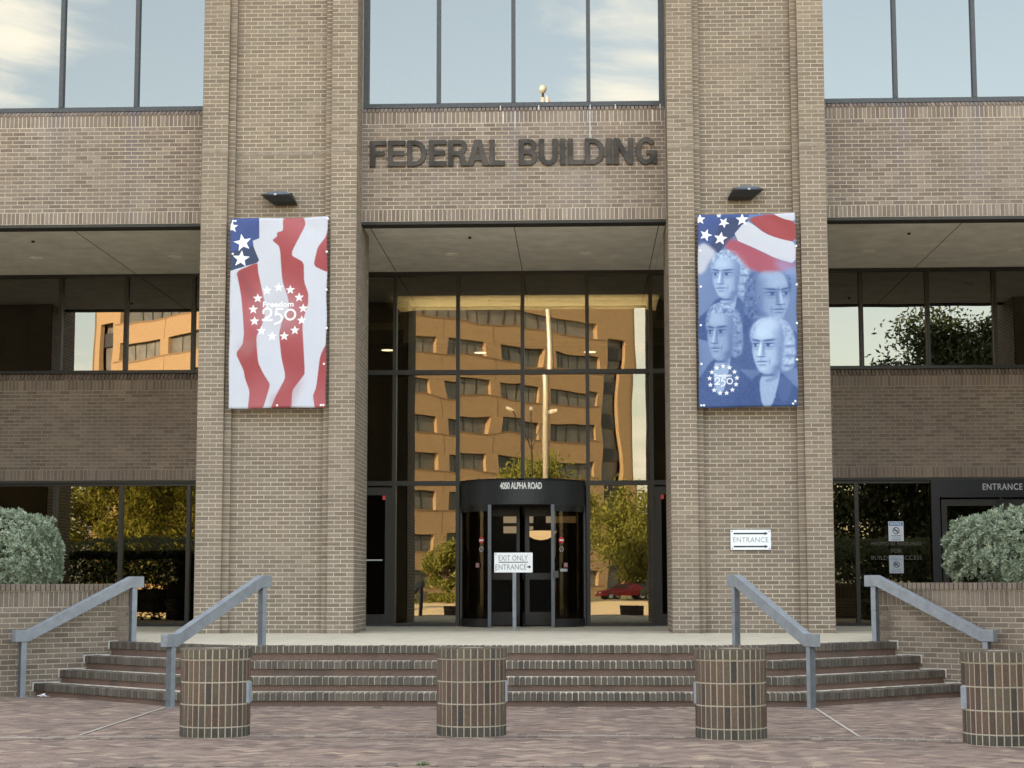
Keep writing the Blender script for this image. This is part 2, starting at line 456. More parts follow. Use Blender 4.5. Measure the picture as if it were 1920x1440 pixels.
# classic herringbone on a grid of cells: cell (a, b) with s = (a - b) mod 4
cells = []
for a in range(-40, 330):
    for b in range(-40, 330):
        s = (a - b) % 4
        if s == 0: cells.append((a, b, 2, 1))
        elif s == 3: cells.append((a, b, 1, 2))
for a, b, da, db in cells:
    u, v = (a + da / 2) * PW, (b + db / 2) * PW
    x, y = (u - v) * c45, (u + v) * c45 - 10 + 8.0
    if not (-9.2 < x < 9.2 and 11.0 < y < 23.2): continue
    r = (Vector((x, y)) - PC).length
    if abs(r - RING1) < 0.15 or abs(r - RING2) < 0.06: continue
    if y > step_line(x) - 0.24: continue
    pv_all.append((x, y, math.pi / 4 + (0 if da == 2 else math.pi / 2), random.uniform(-0.0015, 0.0015)))
for rc, off in ((RING1 - 0.1035, 0), (RING1 + 0.1035, 0), (RING2, 0)):
    n = int(2 * math.pi * rc / 0.103)
    for i in range(n):
        t = 2 * math.pi * i / n
        x, y = PC.x + rc * math.sin(t), PC.y + rc * math.cos(t)
        if y > 11 and abs(x) < 9.2 and y < step_line(x) - 0.24:
            pv_all.append((x, y, math.pi / 2 - t, 0.004 + 1e-5))
for i in range(-36, 36):                       # header row along the lowest riser
    pv_all.append((i * 0.1025 + 0.05, 20.75 - 0.115, math.pi / 2, 0.002 + 1e-5))
for s in (-1, 1):
    for i in range(24):
        d = 0.05 + i * 0.1025
        x, y = s * (3.70 + d * c45), 20.75 + d * c45
        pv_all.append((x + s * c45 * 0.115, y - c45 * 0.115, -math.pi / 4 if s > 0 else math.pi / 4, 0.002))
pv_mb = MB()
PT = 0.02
def paver_mb():
    return MB().fbox((0, 0, 0), X, Y, Z, -PL / 2 + 0.003, PL / 2 - 0.003, -PW / 2 + 0.003, PW / 2 - 0.003, -PT, 0.0, 0.003)
paver_me = paver_mb().mesh('paver', M['paver'])
vis = sorted([p for p in pv_all if in_frame(p[0], p[1])], key=lambda p: p[1])
near = set(vis[:300])
head_me = MB().fbox((0, 0, 0), X, Y, Z, -PL / 2 + 0.006, PL / 2 - 0.006, -PW / 2 + 0.0075, PW / 2 - 0.0075, -PT, 0.0, 0.003).mesh('paver', M['paver'])
band = MB()
for p in pv_all:
    x, y, a, dz = p
    header = dz in (0.004 + 1e-5, 0.002 + 1e-5)
    if header:
        ca, sa = math.cos(a), math.sin(a)
        band.add([(x + ca * u - sa * v, y + sa * u + ca * v, 0.0008 if dz < .003 else 0.0028) for u, v in ((-.105, -.054), (.105, -.054), (.105, .054), (-.105, .054))], [(0, 1, 2, 3)])
    if p in near:
        o = link('paver', head_me if header else paver_me, obj_plaza, (x, y, dz)); o.rotation_euler = (0, 0, a)
    else:
        ca, sa = math.cos(a), math.sin(a)
        tl = (random.uniform(-0.002, 0.002), random.uniform(-0.002, 0.002))
        g_ = 0.0075 if header else 0.003
        pv_mb.fbox((x, y, dz), (ca, sa, tl[0]), (-sa, ca, tl[1]), Z, -PL / 2 + g_, PL / 2 - g_, -PW / 2 + g_, PW / 2 - g_, -PT, 0.0)
tag(obj('paving', pv_mb, M['paver'], obj_plaza), kind='stuff')
# pale mortar lines: the ring joint and the two joints running out from the inner handrails
jm = MB()
rp = [(PC.x + rr * math.sin(t), PC.y + rr * math.cos(t)) for rr in (RING1 - 0.026, RING1 + 0.026) for t in np.linspace(-0.42, 0.42, 80)]
for i in range(79):
    a, b, c_, d = rp[i], rp[i + 1], rp[80 + i + 1], rp[80 + i]
    jm.add([(*a, 0.006), (*b, 0.006), (*c_, 0.006), (*d, 0.006)], [(0, 1, 2, 3)])
for s in (-1, 1):
    jm.add([(s * 3.60 - 0.015, 16.65, 0.0075), (s * 3.60 + 0.015, 16.65, 0.0075), (s * 3.70 + 0.015, 20.62, 0.0075), (s * 3.70 - 0.015, 20.62, 0.0075)], [(0, 1, 2, 3)])
M['pale_mortar'] = mat_mortar('pale_mortar', (0.44, 0.40, 0.345))
obj('mortar_joint', jm, M['pale_mortar'], obj_plaza)
tag(obj('joint_band', band, mat_mortar('band_mortar', (0.33, 0.29, 0.25)), obj_plaza), kind='stuff')

# ---- terrace and steps
terr = tag(obj('terrace', MB().prism([(-60, 33.2), (-60, 26.5), (-7.4, 26.3), (-4.98, 23.72), (-3.16, 22.04), (3.16, 22.04), (4.98, 23.72), (7.4, 26.5), (60, 26.5), (60, 33.2)], -0.05, GZ), M['concrete']), kind='structure')
tg = MB()
tg.box(-60, 60, 29.49, 29.52, GZ, GZ + 0.003)
obj('floor_joint', tg, M['joint'], terr)
steps = tag(obj('entrance_steps', MB().prism([(-5.2, 23.5), (-3.24, 21.88), (3.24, 21.88), (5.2, 23.5), (4.4, 24.2), (-4.4, 24.2)], 0.0, 0.4), M['riser']), kind='structure')
ZS = [0.155, 0.315, 0.485, 0.66]
TD = 0.36
WL = lambda d: (5.93 - d * c45, 22.8 + d * c45)     # the wing's far end on the planter wall, for inset d
nosing_me = MB().fbox((0, 0, 0), X, NY, Z, -0.0295, 0.0295, -0.10, 0.10, -0.09, 0.0, 0.006)
nos_mesh = nosing_me.mesh('nosing_brick', M['step_brick'])
nos = []
for k, zt in enumerate(ZS):
    d = TD * k
    hw = 3.70 - 0.4142 * d
    yf = 20.75 + d
    ex, ey = WL(d)
    zb = 0.0 if k == 0 else ZS[k - 1]
    # tread bed and recessed riser
    hw2, yf2 = hw - 0.4142 * 0.035, yf + 0.035
    ex2, ey2 = WL(d + 0.035)
    obj('riser', MB().prism([(-ex2, ey2), (-hw2, yf2), (hw2, yf2), (ex2, ey2), (ex2 - 0.3, ey2 + 0.35), (hw2 - .2, yf2 + 0.5), (-hw2 + .2, yf2 + 0.5), (-ex2 + 0.3, ey2 + 0.35)], max(0.0, zb - 0.05) - (0.04 if k == 0 else 0), zt - 0.012), M['riser'], steps)
    bed = MB()
    hb3, yb3 = hw - 0.4142 * 0.009, yf + 0.009
    eb, ebY = WL(d + 0.009)
    bed.prism([(-eb, ebY), (-hb3, yb3), (hb3, yb3), (eb, ebY), (ex - 0.25, ey + 0.25), (hw - .2, yf + 0.42), (-hw + .2, yf + 0.42), (-ex + 0.25, ey + 0.25)], zt - 0.088, zt - 0.0045)
    obj('mortar_bed', bed, M['mortar'], steps)
    n = int(round(2 * hw / 0.0685)); p = 2 * hw / n
    for i in range(n): nos.append((-hw + (i + 0.5) * p, yf + 0.10, zt, 0.0, k))
    for s in (-1, 1):
        A = Vector((s * hw, yf)); B = Vector((s * ex, ey)); D = (B - A); L = D.length; D.normalize()
        inn = Vector((-D.y, D.x)) if s > 0 else Vector((D.y, -D.x))
        if inn.y < 0: inn = -inn
        m_ = int(round(L / 0.0685)); p = L / m_
        for i in range(m_):
            c_ = A + D * ((i + 0.5) * p) + inn * 0.10
            nos.append((c_.x, c_.y, zt, math.atan2(D.y, D.x) if s > 0 else math.atan2(-D.y, -D.x), k))
nos_sorted = sorted(nos, key=lambda q: q[1])
keep = set(nos_sorted[:300])
nmb = MB()
for q in nos:
    x, y, z, a, k = q
    a += random.uniform(-0.012, 0.012); z += random.uniform(-0.003, 0.003)
    x0, y0 = x + random.uniform(-0.0015, 0.0015), y + random.uniform(-0.003, 0.003)
    if q in keep:
        o = link('nosing_brick', nos_mesh, steps, (x0, y0, z)); o.rotation_euler = (0, 0, a)
    else:
        ca, sa = math.cos(a), math.sin(a)
        nmb.fbox((x0, y0, z), (ca, sa, 0), (sa, -ca, 0), Z, -0.0295, 0.0295, -0.10, 0.10, -0.09, 0.0, 0.006)
tag(obj('nosing_bricks', nmb, M['step_brick'], steps), kind='stuff')
ef = MB()                                       # white sealant where the steps meet the planter walls
for k, zt in enumerate(ZS):
    for s in (-1, 1):
        U_ = (-s * c45, c45, 0); N_ = (-s * c45, -c45, 0)
        O_ = (s * 5.93, 22.8, 0)
        d0, d1 = TD * k, (TD * (k + 1) if k < 3 else TD * 3 + 0.12)
        ef.fbox(O_, U_, Z, N_, d0 - 0.02, d1, zt - 0.004, zt + 0.010, -0.02, 0.014)
        ef.fbox(O_, U_, Z, N_, d0 - 0.022, d0 - 0.008, zt - 0.10, zt + 0.004, -0.02, 0.014)
obj('sealant', ef, mat_plain('sealant', (0.52, 0.50, 0.46), 0.8), steps)

# ================================================================== THE FEDERAL BUILDING
PY, SY, GY, WY = 27.80, 28.45, 32.95, 28.62      # pier front, spandrel, ground glass wall, upper glass
SOF, TOP = 7.25, 15.5
bld = thing('office_building', 'brown brick office building with tall piers and dark tinted glass above a terrace', 'building', (0, SY, GZ))
BW = (0, -SY, -GZ)                                # puts a child's mesh back in world coordinates
def part(name, mb, m, parent=bld, smooth=False, label=None, kind=None):
    o = obj(name, mb, m, parent, BW if parent is bld else (0, 0, 0), smooth)
    return tag(o, label, kind=kind)
PHW = 1.251                                       # pier half width: 12 brick modules
PIER_X = (-3.727, 3.727, -11.19, 11.19)
ROWS_IND = 10
ZT = 11.45                                        # bricks are laid up to here, above the picture's edge
def pier_core():
    c = MB(); r = 0.005
    U = BL
    for s in (-1, 1):
        a, b = sorted((s * PHW - s * r, s * (PHW - 2 * U) + s * r))
        c.box(a, b, PY + r, PY + 1.66, GZ - 0.1, TOP)
        a, b = sorted((s * (PHW - 2 * U), s * (PHW - 2.5 * U) + s * r))
        c.box(a, b, PY + 0.1 + r, PY + 1.6, GZ - 0.1, TOP)
    c.box(-(PHW - 2.5 * U) - 0.004, PHW - 2.5 * U + 0.004, PY + 0.2 + r, PY + 1.6, GZ - 0.1, TOP)
    return c
core_me = pier_core().mesh('pier', M['mortar'])
def trim(a, b):
    """half a joint off each end, except at the pier's own corners"""
    at = lambda v: any(abs(abs(v) - c_) < 1e-4 for c_ in (PHW, PHW - 2 * BL, PHW - 2.5 * BL))
    return (a if at(a) else a + J / 2), (b if at(b) else b - J / 2)
def pier_bricks(r0, r1, mb, single=None):
    """courses r0..r1 of one pier, centred on x = 0; front faces go to `single` (list) if given"""
    U = BL
    nsd = 8                                       # reveal depth in bricks
    for r in range(r0, r1):
        z0, z1 = GZ + r * BC + J / 2, GZ + (r + 1) * BC - J / 2
        odd = r % 2 == 1
        def cell(a, b, yface, depth):
            j = random.uniform(-0.0012, 0.0012)
            if single is not None:
                single.append((a, b, yface + j, z0, z1, depth)); return
            a, b = trim(a, b)
            mb.fbox((0, yface, 0), X, Z, NY, a, b, z0, z1, -depth, j)
        for s in (-1, 1):
            for a, b in (((0, U), (U, 2 * U)) if not odd else ((0, U / 2), (U / 2, 1.5 * U), (1.5 * U, 2 * U))):
                lo, hi = sorted((s * (PHW - a), s * (PHW - b)))
                cell(lo, hi, PY, 0.19 if (odd and a == 0) else 0.094)
            lo, hi = sorted((s * (PHW - 2 * U), s * (PHW - 2.5 * U)))
            cell(lo, hi, PY + 0.1, 0.094)
        p0 = -(PHW - 2.5 * U)
        for a, b in bond(7 * U, odd):
            cell(p0 + a, p0 + b, PY + 0.2, 0.03)
        for s in (-1, 1):                          # outer returns
            u = U if odd else U / 2
            fr = (s * PHW, PY, 0)
            lim = nsd * U if z0 < SOF else 0.66
            while u < lim - 1e-4:
                e = min(u + U, lim)
                if s > 0: mb.fbox(fr, Y, Z, X, u + J / 2, e - J / 2, z0, z1, -0.02, random.uniform(-0.0012, 0.0012))
                else: mb.fbox((fr[0], fr[1], 0), Y, Z, NX, u + J / 2, e - J / 2, z0, z1, -0.02, random.uniform(-0.0012, 0.0012))
                u = e
nrow = int((ZT - GZ) / BC)
up_mb = MB(); pier_bricks(ROWS_IND, nrow, up_mb); up_me = up_mb.mesh('brickwork', M['pier_brick'])
lo_mb = MB(); pier_bricks(0, ROWS_IND, lo_mb); lo_me = lo_mb.mesh('brickwork', M['pier_brick'])
sgl = []; side_mb = MB(); pier_bricks(0, ROWS_IND, side_mb, sgl); side_me = side_mb.mesh('brickwork', M['pier_brick'])
_cache = {}
def brick_mesh(wd, ht, dp, m):
    k = (round(wd, 4), round(ht, 4), round(dp, 3), m.name)
    if k not in _cache:
        _cache[k] = MB().fbox((0, 0, 0), X, Z, NY, -wd / 2, wd / 2, -ht / 2, ht / 2, -dp, 0.0, 0.002).mesh('brick', m)
    return _cache[k]
for i, px in enumerate(PIER_X):
    lab = ['left brick pier behind the flag banner', 'right brick pier behind the portrait banner', None, None][i]
    p = link('pier', core_me, bld, (px, BW[1], BW[2])); tag(p, lab)
    o = link('brickwork', up_me, p); tag(o, kind='stuff')
    if i < 2:
        tag(link('brickwork', side_me, p), kind='stuff')
        for a, b, yf, z0, z1, dp in sgl:
            a2, b2 = trim(a, b)
            link('brick', brick_mesh(b2 - a2, z1 - z0, dp, M['pier_brick']), p, ((a2 + b2) / 2, yf, (z0 + z1) / 2))
    else:
        tag(link('brickwork', lo_me, p), kind='stuff')
    ej = MB()                                     # the paler relief course
    zb = 8.30
    for s in (-1, 1):
        a, b = sorted((s * PHW, s * (PHW - 2 * BL)))
        ej.box(a - 0.002, b + 0.002, PY - 0.003, PY + 0.05, zb, zb + 0.062)
        a, b = sorted((s * (PHW - 2 * BL), s * (PHW - 2.5 * BL)))
        ej.box(a, b, PY + 0.097, PY + 0.15, zb, zb + 0.062)
    ej.box(-(PHW - 2.5 * BL), PHW - 2.5 * BL, PY + 0.197, PY + 0.25, zb, zb + 0.062)
    obj('relief_course', ej, M['relief'] if 'relief' in M else M.setdefault('relief', mat_plain('relief', (0.25, 0.208, 0.165), 0.95, 0, 0.28, 9, 0.4)), p)
    cl = MB()
    for s in (-1, 1): pass

# ---- spandrels: name, x range, plane, heights
sold_n = [0]
def spandrel(label, x0, x1, y, zb, zt, zsill, m, mort, singles=True, sill_back=0.17):
    """brick panel with a soldier course at the bottom, another under the sloping rowlock sill"""
    L = x1 - x0
    core = MB().box(x0, x1, y + 0.006, y + 0.28, zb + 0.02, zt)
    sp = part('spandrel', core, mort, label=label)
    mb = MB()
    sh = 0.198
    for z0 in (zb + 0.02, zt - sh - 0.005):
        for a, b in soldiers(L, 0, 0):
            j = random.uniform(-0.0012, 0.0012) - 0.001
            if singles and sold_n[0] < 300:
                sold_n[0] += 1
                link('soldier_brick', brick_mesh(b - a, sh - J, 0.03, m), sp, (x0 + (a + b) / 2, y - j, z0 + sh / 2))
            else:
                mb.fbox((x0, y, 0), X, Z, NY, a, b, z0 + J / 2, z0 + sh - J / 2, -0.03, j)
    H0, H1 = zb + 0.02 + sh, zt - sh - 0.005
    lay(mb, (x0, y, H0), X, Z, NY, L, H1 - H0, first=1)
    tag(obj('brickwork', mb, m, sp), kind='stuff')
    # rowlock sill sloping back to the frame
    sb = MB()
    sl_ = Vector((0, sill_back + 0.02, zsill - zt)); ln = sl_.length; sl_.normalize()
    nn = Vector((0, -sl_.z, sl_.y))
    sb.box(x0, x1, y + 0.012, y + sill_back + 0.1, zt - 0.002, zt + 0.004)
    for a, b in soldiers(L, 0, 0):
        sb.fbox((x0, y - 0.012, zt + 0.004), X, tuple(sl_), tuple(-nn) if nn.z < 0 else tuple(nn), a, b, 0.0, ln, -0.08, random.uniform(-0.001, 0.001))
    tag(obj('rowlock_sill', sb, m, sp), kind='stuff')
    return sp
BX = (-2.476, 2.476)
SBL, SBR = (-9.94, -4.978), (4.978, 9.94)
spandrel('brick panel carrying the large lettering', *BX, SY, 7.27, 9.115, 9.235, M['spandrel_brick'], M['mortar'])
spandrel('upper brick panel at the left edge', *SBL, SY, 7.27, 9.115, 9.235, M['spandrel_brick'], M['mortar'])
spandrel('upper brick panel at the right edge', *SBR, SY, 7.27, 9.115, 9.235, M['spandrel_brick'], M['mortar'])
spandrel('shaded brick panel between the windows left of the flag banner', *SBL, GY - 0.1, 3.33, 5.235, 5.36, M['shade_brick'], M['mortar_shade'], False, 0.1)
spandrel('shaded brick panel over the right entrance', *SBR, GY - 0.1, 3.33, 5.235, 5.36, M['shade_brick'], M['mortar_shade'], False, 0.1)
lime = MB()
for lx, z0, z1 in ((-0.21, 9.12, 9.2), (0.03, 8.83, 9.11), (-0.16, 8.9, 9.1), (0.42, 9.12, 9.2), (1.255, 8.60, 9.1), (1.26, 9.11, 9.2), (1.67, 9.12, 9.2), (1.75, 8.86, 8.92), (2.28, 8.9, 9.1), (2.4, 9.12, 9.2)):
    lime.box(lx - 0.007, lx + 0.007, SY - 0.0035, SY + 0.01, z0, z1)
part('lime_run', lime, mat_plain('lime', (0.62, 0.60, 0.57), 0.9, 0, 0.2, 20))
for x0, x1 in (BX, SBL, SBR):
    part('lintel', MB().box(x0, x1, SY - 0.012, SY + 0.3, 7.235, 7.285), M['lintel'])
for x0, x1 in (SBL, SBR):
    part('lintel', MB().box(x0, x1, GY - 0.11, GY + 0.2, 3.30, 3.345), M['lintel'])

# ---- soffits with control joints and round downlights
def soffit(x0, x1, joints, lights):
    s_ = part('soffit', MB().box(x0 - 0.0, x1, SY + 0.29, GY + 0.25, SOF, SOF + 0.3), M['soffit'])
    jb = MB()
    for jx in joints: jb.box(jx - 0.007, jx + 0.007, SY + 0.3, GY, SOF - 0.003, SOF + 0.01)
    obj('control_joint', jb, M['joint'], s_)
    for lx in lights[:1]: obj('sensor', MB().tube((lx + .42, 29.6, SOF - .03), (lx + .42, 29.6, SOF), .025, .03, 10), M['lamp_black'], s_)
    for lx in lights:
        ring = MB().lathe([(0.125, SOF - 0.002), (0.125, SOF - 0.014), (0.085, SOF - 0.014), (0.085, SOF - 0.004)], lx, 31.16, 24)
        d = obj('downlight', ring, M['downlight'] if 'downlight' in M else M.setdefault('downlight', mat_plain('downlight', (0.88, 0.86, 0.8), 0.5)), s_)
    return s_
soffit(*BX, (-2.37, 0.0, 2.37), (-1.2, 1.19))
soffit(*SBL, (-7.3,), (-8.67, -6.15))
soffit(*SBR, (7.3,), (6.17, 8.72))
for px in (-3.727, 3.727, -11.19, 11.19):
    part('soffit', MB().box(px - PHW + 0.005, px + PHW - 0.005, PY + 1.66, GY + 0.25, SOF + 0.001, SOF + 0.3), M['soffit'])

# ---- glass walls
def pane(parent, x0, x1, z0, z1, y, m, tilt=0.0012):
    cx, cz = (x0 + x1) / 2, (z0 + z1) / 2
    o = obj('pane', MB().add([(x0 - cx, 0, z0 - cz), (x1 - cx, 0, z0 - cz), (x1 - cx, 0, z1 - cz), (x0 - cx, 0, z1 - cz),
                              (x0 - cx, 0.012, z0 - cz), (x1 - cx, 0.012, z0 - cz), (x1 - cx, 0.012, z1 - cz), (x0 - cx, 0.012, z1 - cz)],
                             [(0, 1, 2, 3), (7, 6, 5, 4), (0, 4, 5, 1), (1, 5, 6, 2), (2, 6, 7, 3), (3, 7, 4, 0)]), m, parent, (cx, y, cz))
    o.rotation_euler = (random.uniform(-tilt, tilt), 0, random.uniform(-tilt, tilt))
    return o
def bars(parent, name, items, m):
    for it in items: obj(name, MB().box(*it), m, parent)

# upper windows, sky in the glass
for lab, x0, x1, mull in (('upper window over the lettering', *BX, (-1.235, 0.0, 1.235)),
                          ('upper window at the left edge', *SBL, (-8.79, -7.525, -6.265)),
                          ('upper window at the right edge', *SBR, (6.245, 7.525, 8.79))):
    wn = part('window', MB().box(x0, x1, WY - 0.06, WY + 0.06, 9.21, 9.285), M['frame_grey'], label=lab)
    bars(wn, 'mullion', [(m_ - 0.033, m_ + 0.033, WY - 0.07, WY + 0.05, 9.286, 12.0) for m_ in mull], M['frame_grey'])
    e = 0.085 if lab.startswith('upper window over') else 0.012
    bars(wn, 'jamb', [(x0, x0 + e, WY - 0.05, WY + 0.05, 9.286, 12.0), (x1 - e, x1, WY - 0.05, WY + 0.05, 9.286, 12.0)], M['frame_grey'])
    ed = [x0 + e] + list(mull) + [x1 - e]
    for a, b in zip(ed[:-1], ed[1:]): pane(wn, a, b, 9.286, 12.0, WY, M['glass_sky'], 0.0008)

# entrance glass wall in the middle bay
cw = part('curtain_wall', MB().box(-3.5, 3.5, GY - 0.06, GY + 0.06, 7.17, SOF - 0.002), M['frame'], label='three storey dark glass wall around the revolving door')
MX = [-3.55, -2.385, -1.205, 0.0, 1.205, 2.385, 3.55]
for i, mx_ in enumerate(MX[1:-1]):
    ztop = 7.169
    zbot = GZ if i in (0, 1, 3, 4) else 3.32
    obj('mullion', MB().box(mx_ - 0.035, mx_ + 0.035, GY - 0.09, GY + 0.06, zbot, ztop), M['frame'], cw)
for zt_ in (5.345, 3.275):
    for a, b in zip(MX[:-1], MX[1:]):
        obj('transom', MB().box(a + 0.0355, b - 0.0355, GY - 0.07, GY + 0.06, zt_ - 0.042, zt_ + 0.042), M['frame'], cw)
for a, b in zip(MX[:-1], MX[1:]):
    pane(cw, a + 0.03, b - 0.03, 5.387, 7.17, GY, M['glass_bronze'])
    pane(cw, a + 0.03, b - 0.03, 3.317, 5.303, GY, M['glass_bronze'])
for a, b in ((MX[1], MX[2]), (MX[4], MX[5])):
    pane(cw, a + 0.03, b - 0.03, GZ + 0.06, 3.233, GY, M['glass_bronze'])
    obj('sill', MB().box(a + 0.0355, b - 0.0355, GY - 0.07, GY + 0.06, GZ, GZ + 0.06), M['frame'], cw)
for s in (-1, 1):                                  # single glass doors half hidden behind the piers
    x0, x1 = sorted((s * 2.42, s * 3.5))
    dr = part('glass_door', MB().box(x0, x0 + 0.13, GY - 0.05, GY + 0.04, GZ + 0.02, 3.2).box(x1 - 0.13, x1, GY - 0.05, GY + 0.04, GZ + 0.02, 3.2)
              .box(x0 + 0.13, x1 - 0.13, GY - 0.05, GY + 0.04, 3.06, 3.2).box(x0 + 0.13, x1 - 0.13, GY - 0.05, GY + 0.04, GZ + 0.02, GZ + 0.22), M['frame'],
              label='dark side door left of the revolving door' if s < 0 else 'dark side door right of the revolving door')
    pane(dr, x0 + 0.13, x1 - 0.13, GZ + 0.22, 3.06, GY, M['glass_dark'])
    cx = s * 2.555 + s * 0.015
    obj('sticker', MB().box(cx - 0.028, cx + 0.028, GY - 0.056, GY - 0.051, 2.97, 3.05), M['red'], dr)
    obj('threshold', MB().box(x0, x1, GY - 0.12, GY + 0.05, GZ, GZ + 0.02), M['frame_grey'], dr)
    if s < 0:
        lt = MB().box(-2.9, -2.6, GY - 0.016, GY - 0.013, 1.85, 1.876)
        obj('label_strip', lt, M['letter_grey'], dr)

# side bays: window bands above, storefront below
def band(label, x0, x1, z0, z1, mull, m, y=GY):
    wn = part('window', MB().box(x0, x1, y - 0.06, y + 0.05, z0, z0 + 0.06), M['frame'], label=label)
    obj('head_rail', MB().box(x0, x1, y - 0.06, y + 0.05, z1 - 0.055, z1), M['frame'], wn)
    for q in mull: obj('mullion', MB().box(q - 0.035, q + 0.035, y - 0.075, y + 0.05, z0 + 0.0605, z1 - 0.0555), M['frame'], wn)
    ed = [x0] + list(mull) + [x1]
    for a, b in zip(ed[:-1], ed[1:]): pane(wn, a + 0.02, b - 0.02, z0 + 0.05, z1 - 0.05, y, m)
    return wn
band('window band left of the flag banner, under the soffit', *SBL, 5.36, SOF - 0.002, (-8.725, -7.475, -6.195), M['glass_side'])
band('window band right of the portrait banner, under the soffit', *SBR, 5.36, SOF - 0.002, (5.09, 6.285, 7.51, 8.74), M['glass_side'])
M['glass_low'] = mat_glass('glass_low', (1.0, 0.88, 0.60), 0.145, (0.06, 0.05, 0.04), 1.0)
band('tall ground window behind the left shrub', *SBL, GZ, 3.30, (-8.725, -7.485, -6.215), M['glass_low'])
band('tall ground window beside the right entrance', SBR[0], 7.47, GZ, 3.30, (6.115,), M['glass_low'])
for nm, (x, zb) in (('y', (0, 0)),): pass
fl = MB()
for i, s in enumerate(('PHOTO ID REQUIRED', 'FOR', 'BUILDING ACCESS')):
    h_ = 0.075
    v, f = text2d(s, h_, 0.0, 1.05)
    fl.add([(6.83 + a, GY - 0.009, 2.10 - i * 0.125 + b) for a, b in v], f)
part('lettering', fl, M['faint_letter'], label='faint grey lettering on the glass between the two notices')

# right entrance: black surround, header lettering, double doors
en = part('entrance_doors', MB().box(7.47, 9.94, GY - 0.12, GY + 0.05, 2.98, 3.30).box(7.47, 7.62, GY - 0.12, GY + 0.05, GZ, 2.98), M['black_metal'], label='black entrance doors behind the right shrub')
obj('lettering', text_mb('ENTRANCE', 8.76, GY - 0.123, 3.112, 0.118, 0.012, 1.12, 0.72), M['letter_grey'], en)
for x0, x1 in ((7.66, 8.70), (8.76, 9.80)):
    lf = obj('door_leaf', MB().box(x0, x0 + 0.1, GY - 0.04, GY + 0.04, GZ, 2.95).box(x1 - 0.1, x1, GY - 0.04, GY + 0.04, GZ, 2.95)
             .box(x0 + 0.1, x1 - 0.1, GY - 0.04, GY + 0.04, 2.83, 2.95).box(x0 + 0.1, x1 - 0.1, GY - 0.04, GY + 0.04, GZ, GZ + 0.25), M['frame'], en)
    o = obj('pane', MB().box(x0 + 0.1, x1 - 0.1, GY - 0.006, GY + 0.006, GZ + 0.25, 2.83), M['glass_low'], en)
obj('post', MB().box(8.70, 8.76, GY - 0.1, GY + 0.05, GZ, 2.979), M['black_metal'], en)

# ---- revolving door
RD = 1.15
rv = part('revolving_door', MB(), M['drum'], label='round revolving door with a black drum above')
def arc(r, a0, a1, n):
    return [(r * math.sin(t), GY - r * math.cos(t)) for t in np.linspace(a0, a1, n)]
dm = MB(); a_ = arc(RD, -math.pi / 2, math.pi / 2, 40); b_ = arc(RD - 0.06, -math.pi / 2, math.pi / 2, 40)
dm.prism(a_ + b_[::-1], 2.835, 3.30)
dm.prism(a_, 3.26, 3.295)
obj('drum', dm, M['drum'], rv)
tv, tf = text2d('4050 ALPHA ROAD', 0.122, 0.03, 0.95)
tv[:, 0] *= 0.765 / (tv[:, 0].max() - tv[:, 0].min())
lm = MB(); lm.add([((RD + 0.003) * math.sin((a - 0.0) / RD), GY - (RD + 0.003) * math.cos(a / RD), 3.105 + b) for a, b in tv], tf)
obj('lettering', lm, M['letter_white'], rv)
